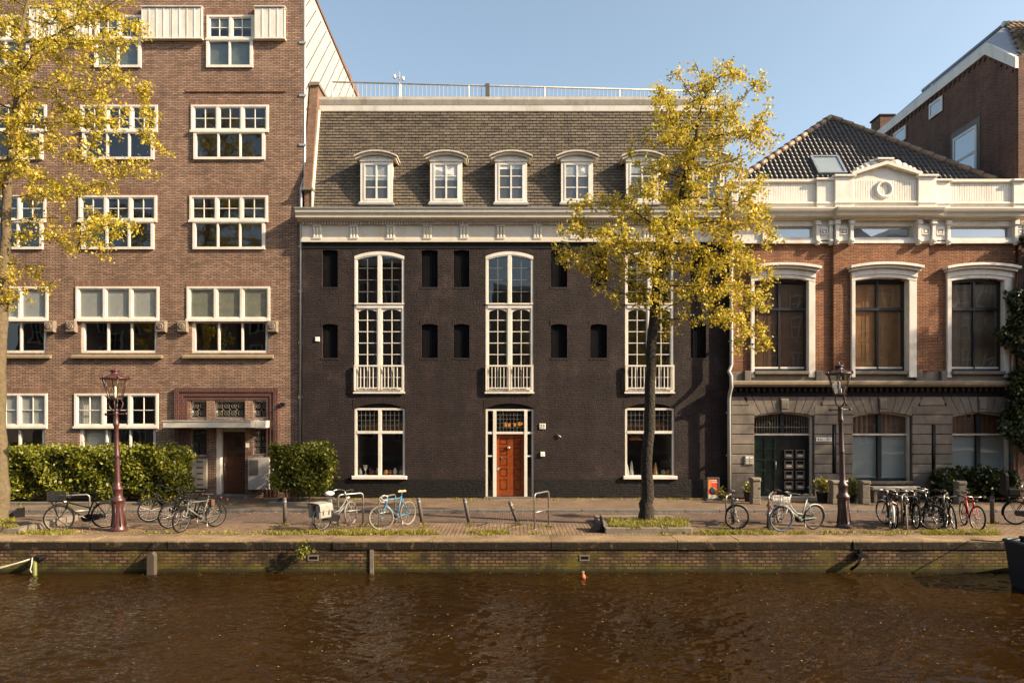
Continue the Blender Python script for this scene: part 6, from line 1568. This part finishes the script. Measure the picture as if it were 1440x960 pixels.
    if front == 'crate':
        m = MB(); x0, x1, y0, y1, z0, z1 = .38,.78,-.22,.22,.82,1.06
        m.box(x0,x1,y0,y1,z0,z0+.015)
        for i in range(4):
            z_ = z0+.02+i*.062
            for a in ((x0,x1,y0,y0+.014),(x0,x1,y1-.014,y1),(x0,x0+.014,y0+.014,y1-.014),(x1-.014,x1,y0+.014,y1-.014)): m.box(*a, z_, z_+.045)
        for a, b in ((x0,y0),(x1-.03,y0),(x0,y1-.03),(x1-.03,y1-.03)): m.box(a-.003, a+.033, b-.003, b+.033, z0, z1+.01)
        m.xf(S); cr = m.build('crate', M['rubber'], t, local=True)
        m = MB(); m.tube([(.38,0,.75),(.45,-.15,.8),(.75,-.15,.81),(.75,.15,.81),(.45,.15,.8),(.38,0,.75)], .012, 5); m.tube([hubF+Vector((0,.07,0)),(.7,.15,.81)], .008, 5); m.tube([hubF+Vector((0,-.07,0)),(.7,-.15,.81)], .008, 5); m.xf(S); m.build('carrier', M['rubber'], t, local=True)
    if front == 'basket':
        m = MB(); x0, x1, y0, y1, z0, z1 = .36,.70,-.19,.19,.70,.92
        def rg(z_, e): m.tube([(x0+e,y0+e,z_),(x1-e,y0+e,z_),(x1-e,y1-e,z_),(x0+e,y1-e,z_),(x0+e,y0+e,z_)], .009, 5)
        rg(z1,0); rg((z0+z1)/2,.015); rg(z0,.03)
        for i in range(8):
            f = i/7
            for y_ in (y0,y1): m.tube([(x0+(x1-x0)*f,y_,z1),(x0+.03+(x1-x0-.06)*f,y_*.85,z0)], .0085, 4)
            for x_ in (x0,x1): m.tube([(x_,y0+(y1-y0)*f,z1),(x_+(.03 if x_ == x0 else -.03),(y0+(y1-y0)*f)*.85,z0)], .0085, 4)
        m.box(x0+.03,x1-.03,y0+.03,y1-.03,z0-.006,z0+.006); m.xf(S); m.build('basket', M['bike_white'], t, local=True)
    if rear == 'pannier':
        for s_ in (-1,1):
            m = MB(); m.bbox(-.86,-.44, .075 if s_ > 0 else -.21, .21 if s_ > 0 else -.075, .36, .72, .03); m.xf(lambda p: Vector((p.x+(.72-p.z)*.12, p.y, p.z))); pn = m.build('pannier', M['canvas'], t, local=True)
            m = MB(); ys = .215*s_
            m.add([(-.87,.0,.765),(-.43,0,.765),(-.43,ys*.9,.755),(-.87,ys*.9,.755),(-.42,ys*1.06,.70),(-.86,ys*1.06,.70),(-.40,ys*1.07,.56),(-.84,ys*1.07,.56)], [(0,1,2,3),(3,2,4,5),(5,4,6,7)]); m.build('flap', M['canvas'], pn, local=True)
            for x_ in (-.72,-.52):
                m = MB(); m.box(x_-.015, x_+.015, ys*1.08-.004, ys*1.08+.004, .46, .6); m.build('strap', M['bike_grey'], pn, local=True)
        m = MB(); m.lathe([(.02,-.06),(.09,-.05),(.12,.0),(.1,.04),(.04,.065)], (0,0,0), 12); m.v = [(sc.x-.03+p[0]*1.25, p[1]*.95, sc.z+.02+p[2]) for p in m.v]; m.build('saddle_cover', M['white_vinyl'], t, local=True)
    if rear == 'bag':
        m = MB(); m.bbox(-.40,-.30,-.1,.1,.62,.78,.02); m.build('saddle_bag', M['brown_leather'], t, local=True)
    if rear == 'seat':
        m = MB(); m.bbox(-.80,-.46,-.17,.17,.80,.88,.03); m.prismx([(-.2,.85),(.2,.85),(.17,1.38),(.1,1.46),(-.1,1.46),(-.17,1.38)], -.86,-.79); m.bbox(-.8,-.5,-.21,-.17,.84,1.02,.02); m.bbox(-.8,-.5,.17,.21,.84,1.02,.02); cs = m.build('child_seat', M['rubber'], t, local=True)
        m = MB(); m.tube([(-.5,-.19,1.03),(-.45,-.15,1.12),(-.45,.15,1.12),(-.5,.19,1.03)], .014, 6); m.tube([(-.48,-.16,.82),(-.2,-.05,.62)], .012, 6); m.build('harness_bar', M['chrome'], cs, local=True)
    return t
B = bicycle
B('black electric bicycle with orange stripe and front crate by the left lamp', (76,748.5), (155,741.5), 'bike_black', 'mid', .02, -.15, 'tyre', rim='rim_white', guards='rubber', front='crate', stripe='orange', bar_m='rubber', wr=.35)
B('grey sports bicycle with straight bar and brown saddle bag before the office door', (250,749.5), (307.5,740), 'bike_green', 'diamond', -.03, .26, 'tyre', rim='bike_grey', bar='flat', bar_m='rubber', rear='bag', chain=False, fork_m='bike_silver', front='plain', seat=.93)
B('black city bicycle half hidden behind the grey sports bicycle', (228.5,744), (303,735.5), 'bike_black', 'diamond', .03, .2, guards='rubber', bar_m='rubber', front='plain')
B('grey city bicycle with pale canvas panniers and white saddle cover', (498,737.5), (448,747), 'bike_silver', 'step', .05, .25, 'tyre', ftyre='tyre_tan', rim='rim_white', rear='pannier', guards='bike_silver', chain=True)
B('light blue racing bicycle with drop handlebar and tan saddle', (536,746), (575,738), 'bike_blue', 'race', .02, -.75, 'tyre_tan', rim='rim_white', bar='race', bar_m='bike_white', saddle='tan_leather', rear='none', chain=False, front='plain', fork_m='bike_blue', seat=.97)
B('dark city bicycle with turned front wheel beside the downpipe and first stone post', (1035,748), (1031,733), 'bike_grey', 'diamond', .06, 1.15, 'tyre', rim='rim', bar_m='rubber', saddle='bike_grey', guards='bike_grey')
B('dark brown bicycle at the rack before the green door', (1076,743), (1100,733.5), 'bike_brown', 'diamond', .04, .3, guards='bike_brown', bar_m='rubber', front='plain')
B('pale mint step-through bicycle with white basket and blue front tyre', (1101,747), (1141,744.5), 'bike_mint', 'step', -.06, -.15, 'tyre', ftyre='tyre_blue', rim='bike_grey', guards='bike_white', front='basket', bar_m='chrome', rear='none')
B('black bicycle seen from behind with broad white rear mudguard and red reflector', (1242,735.5), (1254,746.5), 'bike_black', 'step', .05, .5, guards='bike_white', rear='chrome')
B('brown bicycle seen end-on, squeezed right of the white mudguard bicycle', (1260,745.5), (1258,733.5), 'bike_brown', 'diamond', -.03, .1, guards='bike_brown', front='plain')
B('dark bicycle with slim pale tyres facing the canal, third in the tight row', (1277,746.5), (1268,735), 'bike_black', 'diamond', -.02, -.15, 'tyre_tan', bar='flat', rear='none', chain=False)
B('black bicycle parked broadside with thick black tyres in the tight row', (1311,745.5), (1287,736), 'bike_black', 'step', .05, 1.25, rim='rim', guards='rubber', front='plain')
B('black bicycle leaning steeply toward the canal, just left of the red bicycle', (1346,749), (1331,736), 'bike_black', 'diamond', .14, .05, bar='flat', rear='none', chain=False, stem_m='chrome', front='plain')
B('red bicycle with long pale stem, rightmost in the row before the bollard', (1377,748), (1354,737.5), 'bike_red', 'diamond', .05, .28, 'tyre', rim='rim_white', bar='flat', rear='none', chain=False, saddle='bike_grey', front='plain', fork_m='bike_red')
B('black bicycle with child seat cut off by the right edge of the picture', (1486,739), (1431,737.5), 'bike_black', 'step', .02, .1, rear='seat', guards='rubber', front='plain')

B('old black bicycle deep in the tight row, behind the broadside black bicycle', (1297,741), (1318,734), 'bike_black', 'diamond', -.05, .2, guards='rubber', bar_m='rubber', front='plain')
B('black bicycle with upright handlebar between pale tyred and broadside bicycles', (1290,745), (1283,734.5), 'bike_black', 'step', .04, .2, guards='rubber', bar_m='chrome', front='plain')
B('black bicycle squeezed in behind the steeply leaning bicycle left of the red one', (1331,744), (1322,734), 'bike_black', 'step', -.04, -.25, guards='rubber', bar_m='rubber', front='plain')
B('dark bicycle with low saddle beneath the hedge end, left of the office mailboxes', (221,733), (258,730.5), 'bike_black', 'step', .05, .3, guards='rubber', bar_m='rubber', front='plain', seat=.88)
t = thing('pendant_lamp', 'orange lampshade hanging inside the right shop window', 'lamp', (PX(893,25.3), .6, PZ(616,25.3)))
m = MB(); m.lathe([(.12,.12),(.2,.1),(.31,0),(.3,-.01),(.19,.09)], (PX(892,25.3),.6,PZ(618,25.3)), 16); m.build('lamp_shade', M['shade_orange'], t)
m = MB(); m.tube([(PX(892,25.3),.6,PZ(618,25.3)+.1),(PX(892,25.3),.6,PZ(570,25.3))], .008, 5); m.build('cord', M['iron_black'], t)

# ================================================================== BOAT, POSTS, ROPE, FLOAT
bt = thing('moored_boat', 'black steel boat with raised bow moored at the right edge of the picture', 'boat', (13.5,-9.6,WATER))
m = MB(); xs_ = [11.15,11.5,12.2,13.5,16,20]; vs = []
for i, x_ in enumerate(xs_):
    f = min(1, (x_-11.15)/2.0); w_ = .32+.78*math.sqrt(f); top = .14-.20*min(1,(x_-11.15)/1.6); k_ = .12*(1-f)
    for (y_, z_) in ((-w_*.55,WATER-.5),(-w_*.86,WATER+.08),(-w_,top-.12),(-w_*1.02,top),(w_*1.02,top),(w_,top-.12),(w_*.86,WATER+.08),(w_*.55,WATER-.5)): vs.append((x_+k_*(1.0-(z_-WATER)), -9.72+y_, z_))
n8 = 8
m.add(vs, [(i*8+k,(i+1)*8+k,(i+1)*8+(k+1)%8,i*8+(k+1)%8) for i in range(len(xs_)-1) for k in range(8) if k != 3]+[tuple(range(8))]); m.build('hull', M['hull'], bt)
m = MB()
for s_ in (3, 4): m.tube([Vector(vs[i*8+s_])+Vector((0,0,.02)) for i in range(len(xs_))], .045, 6)
m.tube([Vector(vs[3])+Vector((0,0,.02)),Vector(vs[4])+Vector((0,0,.02))], .045, 6); m.build('gunwale', M['hull_rail'], bt)
m = MB(); m.add([Vector(vs[i*8+k])-Vector((0,0,.05)) for i in range(3) for k in (3,4)], [(0,2,3,1),(2,4,5,3)]); m.build('foredeck', M['hull_rail'], bt)
m = MB(); m.lathe([(.05,0),(.045,.12),(.07,.14),(.07,.17),(.02,.18)], (11.45,-9.55,.1), 10); m.build('mooring_bitt', M['iron_black'], bt)
m = MB(); m.tube([(11.45,-9.5,.22),(11.3,-9.0,.05),(11.2,-8.2,-.05)], .014, 6); o = m.build('mooring_line', M['rubber']); tag(o, 'dark mooring line from the black boat bow to the quay', 'rope')
d = 16.3
t = thing('timber_fender', 'weathered grey timber fender post against the quay wall', 'post', (PX(211,d), Q0-.2, WATER)); x0, x1 = PX(207,d), PX(217,d)
m = MB(); m.prism([(x0,-1.6),(x1,-1.6),(x1,PZ(781,d)),(x1-.05,PZ(776,d)),(x0+.1,PZ(777,d)),(x0,PZ(783,d))], Q0-.22, Q0-.07); m.build('beam', M['timber'], t)
m = MB(); m.tube([((x0+x1)/2+.03,Q0-.2,PZ(777,d)),((x0+x1)/2+.03,Q0-.06,PZ(762,d))], .012, 5); m.build('chain', M['iron_black'], t)
t = thing('mooring_post', 'mossy wooden mooring stake with dark iron cap by the left edge', 'post', (PX(51,d), Q0-.25, WATER))
m = MB(); m.lathe([(.05,-.6),(.05,.0),(.045,PZ(783,d)-WATER)], (PX(51,d),Q0-.25,WATER), 8); m.build('stake', M['moss_post'], t)
m = MB(); m.box(PX(48,d), PX(59,d), Q0-.3, Q0+.02, PZ(786,d), PZ(781.5,d)); m.build('iron_bracket', M['iron_black'], t)
rp = MB(); a = Vector((PX(48,d),Q0-.27,PZ(784,d))); b = Vector((PX(-40,d),Q0-.6,PZ(800,d)))
for o_ in (0,.05): rp.tube([a+(b-a)*f+Vector((0,0,-.06*math.sin(f*math.pi)-o_*f)) for f in (0,.2,.4,.6,.8,1)], .014, 6)
rp.tube([a+Vector((.03,-.03,.03)),a+Vector((.02,-.05,-.15)),a+Vector((-.02,-.04,-.26)),a+Vector((.03,-.05,-.33))], .014, 6)
o = rp.build('mooring_rope', M['rope']); tag(o, 'pale mooring rope tied to the mossy stake at the left edge', 'rope')
o = MB(); d2 = 15.95; c = (PX(820,d2), d2-CAMD, WATER+.03); o.lathe([(.02,-.07),(.05,-.05),(.068,0),(.05,.04),(.025,.075),(.02,.1)], c, 12); bu = thing('buoy', 'small orange float bobbing at the foot of the quay wall', 'buoy', c); o.build('float', M['buoy'], bu)
o = MB(); o.torus((c[0],c[1],c[2]+.115), .022, .007, n=10, m=4); o.build('ring', M['rope'], bu)
t = thing('mooring_bracket', 'black iron mooring bracket with hanging chain on the quay wall', 'bracket', (PX(1214,d), Q0-.1, PZ(782,d)))
m = MB(); m.box(PX(1207,d), PX(1221,d), Q0-.22, Q0-.0, PZ(784,d), PZ(780,d)); m.box(PX(1212,d), PX(1216,d), Q0-.1, Q0-.0, PZ(780,d), PZ(774,d)); m.build('plate', M['iron_black'], t)
m = MB(); m.tube([(PX(1213,d),Q0-.2,PZ(784,d)),(PX(1206,d),Q0-.18,PZ(794,d)),(PX(1199,d),Q0-.1,PZ(802,d))], .035, 6); m.build('hanging_chain', M['iron_black'], t)
t = thing('wall_plant', 'small green plant sprouting from the quay wall near the drain hole', 'plant', (PX(424,d), Q0-.12, PZ(776,d)))
P_ = [(PX(425,d)+NR.normal(0,.09), Q0-.14-abs(NR.normal(0,.07)), PZ(774,d)+NR.normal(0,.09)) for _ in range(45)]; leaf_mesh('foliage', P_, 4, .03, .035, M['leaf_hedge'], t)
m = MB()
for k in range(5): m.tube([(PX(421,d),Q0+.02,PZ(777,d)),(PX(424,d)+R.uniform(-.1,.1),Q0-.15,PZ(774,d)+R.uniform(-.1,.1))], .006, 4)
m.build('stem', M['twig'], t)
t = thing('wall_plant', 'tuft of weed with pale leaves growing at the foot of the poster stand', 'plant', (PX(1016,24), -.72, 0))
P_ = [(PX(1015,24)+NR.normal(0,.1), -.75+NR.normal(0,.06), abs(NR.normal(.2,.14))) for _ in range(40)]; leaf_mesh('foliage', P_, 4, .03, .035, M['leaf_pot'], t)
m = MB()
for k in range(4): m.tube([(PX(1015,24),-.72,0),(PX(1015,24)+R.uniform(-.12,.12),-.75,.3)], .005, 4)
m.build('stem', M['twig'], t)
t = thing('wall_plant', 'yellow green weeds growing below the long hedge beside the mailboxes', 'plant', (PX(232,22.9), -1.95, 0))
P_ = [(PX(R.uniform(205,258),22.7)+NR.normal(0,.05), -2.05+NR.normal(0,.05), abs(NR.normal(.12,.12))) for _ in range(120)]; leaf_mesh('foliage', P_, 4, .03, .04, M['leaf_pot'], t)
m = MB()
for k in range(10): q = PX(206+5*k,22.7); m.tube([(q,-2.02,0),(q+.03,-2.05,.2)], .005, 4)
m.build('stem', M['twig'], t)

# ================================================================== THE OTHER BANK (mirrored in glass and water)
s = MB(); s.box(-60, 60, -33.5, -30.35, -.3, -.05); struct('far_quay_pavement', s, M['paving'])
for i, (x0, w_, h, mm, gable, lab) in enumerate(((-27,9,11,'opp_brown',1,'leftmost brown gabled house of the row behind the viewer'),(-17.6,8,13.5,'opp_brick',0,'tall flat topped red house in the row behind the viewer'),(-9.2,7.5,9.5,'opp_brick',1,'low red gabled house with pale trim behind the viewer'),(-1.3,8.5,12,'opp_pale',0,'narrow brown plastered house directly behind the viewer'),(7.6,8,10.5,'opp_brown',1,'brown gabled house right of the plastered one'),(16,10,13,'opp_brick',0,'wide red flat topped house right of the plain brown gabled one'),
    (26.4,9,14,'opp_brown',1,'tall brown gabled house second from the right end of the far row'),(35.8,10,15,'opp_brick',0,'tallest red house at the right end of the far row'),(46.2,10,13,'opp_brown',1,'brown gabled house beyond the tallest red house of the far row'),
    (-36.6,9,13,'opp_brick',0,'red flat topped house left of the leftmost brown gabled house'),(-47,10,12,'opp_brown',1,'brown gabled house at the far left end of the opposite row'))):
    h *= 1.27
    t = thing('canal_house', lab, 'house', (x0+w_/2, -40, 0), 'houses on the opposite bank')
    m = MB(); m.box(x0, x0+w_, -50, -40, -.1, h); m.build('wall', M[mm], t)
    m = MB()
    if gable: m.prism([(x0-.2,h),(x0+w_+.2,h),(x0+w_/2,h+3.6)], -50, -39.8); m.build('roof', M['opp_roof'], t)
    else: m.box(x0-.2, x0+w_+.2, -50, -39.6, h, h+.6); m.build('cornice', M['opp_trim'], t)
    nf = int(h/3.2); nc = int(w_/2.3)
    for f in range(nf):
        for c_ in range(nc):
            cx = x0+w_*(c_+.5)/nc; z0 = 1+f*3.1; m = MB(); y_ = -39.93
            frame(m, cx-.62, cx+.62, z0, z0+1.9, -40.02, y_, .1); m.box(cx-.04, cx+.04, -40.02, y_-.01, z0+.1, z0+1.8); m.box(cx-.52, cx+.52, -40.02, y_-.012, z0+1.1, z0+1.18); wn = m.build('window', M['opp_trim'], t)
            m = MB(); m.quad((cx+.52,-39.99,z0+.1),(cx-.52,-39.99,z0+.1),(cx-.52,-39.99,z0+1.8),(cx+.52,-39.99,z0+1.8)); m.build('pane', M['blackboard'], wn)
far = ((720-330,'elm with sparse golden crown left behind the viewer'),(720+60,'elm with sparse golden crown straight behind the viewer'),(720+420,'elm with sparse golden crown right behind the viewer'))
for px, lab in far:
    d_ = 18.8
    tr = [(px,735,13,0),(px,600,10,0),(px+3,450,8,0),(px+6,330,6,0),(px+8,220,4,0)]
    t = make_tree('elm_tree', lab, d_, tr, [(px,240,130,130,2.4),(px-60,340,80,70,1.8),(px+70,330,80,70,1.8)], 240, M['bark'], M['leaf_seed'], 0, .0, clump=6, size=.12, spread=.2, density=.8, group='elms on the opposite bank')
    t.location.y -= 26.2

# ================================================================== LIGHT, SKY, CAMERA
SUN = Vector((3.15, -1.0, 1.84)).normalized()
elev = math.asin(SUN.z); az = math.atan2(SUN.x, SUN.y)
sl = bpy.data.lights.new('sun', 'SUN'); sl.energy = 5.0; sl.angle = math.radians(.53); sl.color = (1, .80, .55)
so_ = bpy.data.objects.new('sun', sl); C.objects.link(so_); so_.rotation_euler = (-SUN).to_track_quat('-Z', 'Y').to_euler(); so_.location = (20,-10,20)
wd = bpy.data.worlds.new('World'); bpy.context.scene.world = wd; wd.use_nodes = True; nt = wd.node_tree; nt.nodes.clear()
sky = nt.nodes.new('ShaderNodeTexSky'); sky.sky_type = 'NISHITA'; sky.sun_disc = False; sky.sun_elevation = elev; sky.sun_rotation = az
sky.air_density = 1.0; sky.dust_density = 2.6; sky.ozone_density = 1.2; sky.altitude = 0
bg = nt.nodes.new('ShaderNodeBackground'); bg.inputs[1].default_value = .106; ow = nt.nodes.new('ShaderNodeOutputWorld')
hs = nt.nodes.new('ShaderNodeHueSaturation'); hs.inputs['Saturation'].default_value = .8; hs.inputs['Hue'].default_value = .485; nt.links.new(sky.outputs[0], hs.inputs['Color']); nt.links.new(hs.outputs[0], bg.inputs[0]); nt.links.new(bg.outputs[0], ow.inputs[0])
cd = bpy.data.cameras.new('camera'); cam = bpy.data.objects.new('camera', cd); C.objects.link(cam); bpy.context.scene.camera = cam
cam.location = (0, -CAMD, CAMH); cam.rotation_euler = (math.pi/2, 0, 0); cd.sensor_width = 36; cd.lens = 36*F/1440; cd.shift_y = (HY-480)/1440; cd.clip_start = .1; cd.clip_end = 2000
sc_ = bpy.context.scene
sc_.view_settings.view_transform = 'Standard'; sc_.view_settings.look = 'None'; sc_.view_settings.gamma = 1; sc_.view_settings.exposure = 1.3; sc_.view_settings.use_curve_mapping = False
sc_.render.engine = 'CYCLES'; sc_.cycles.use_denoising = True; sc_.cycles.max_bounces = 8; sc_.cycles.transparent_max_bounces = 16; sc_.cycles.caustics_reflective = False; sc_.cycles.caustics_refractive = False
sc_.cycles.sample_clamp_indirect = 6
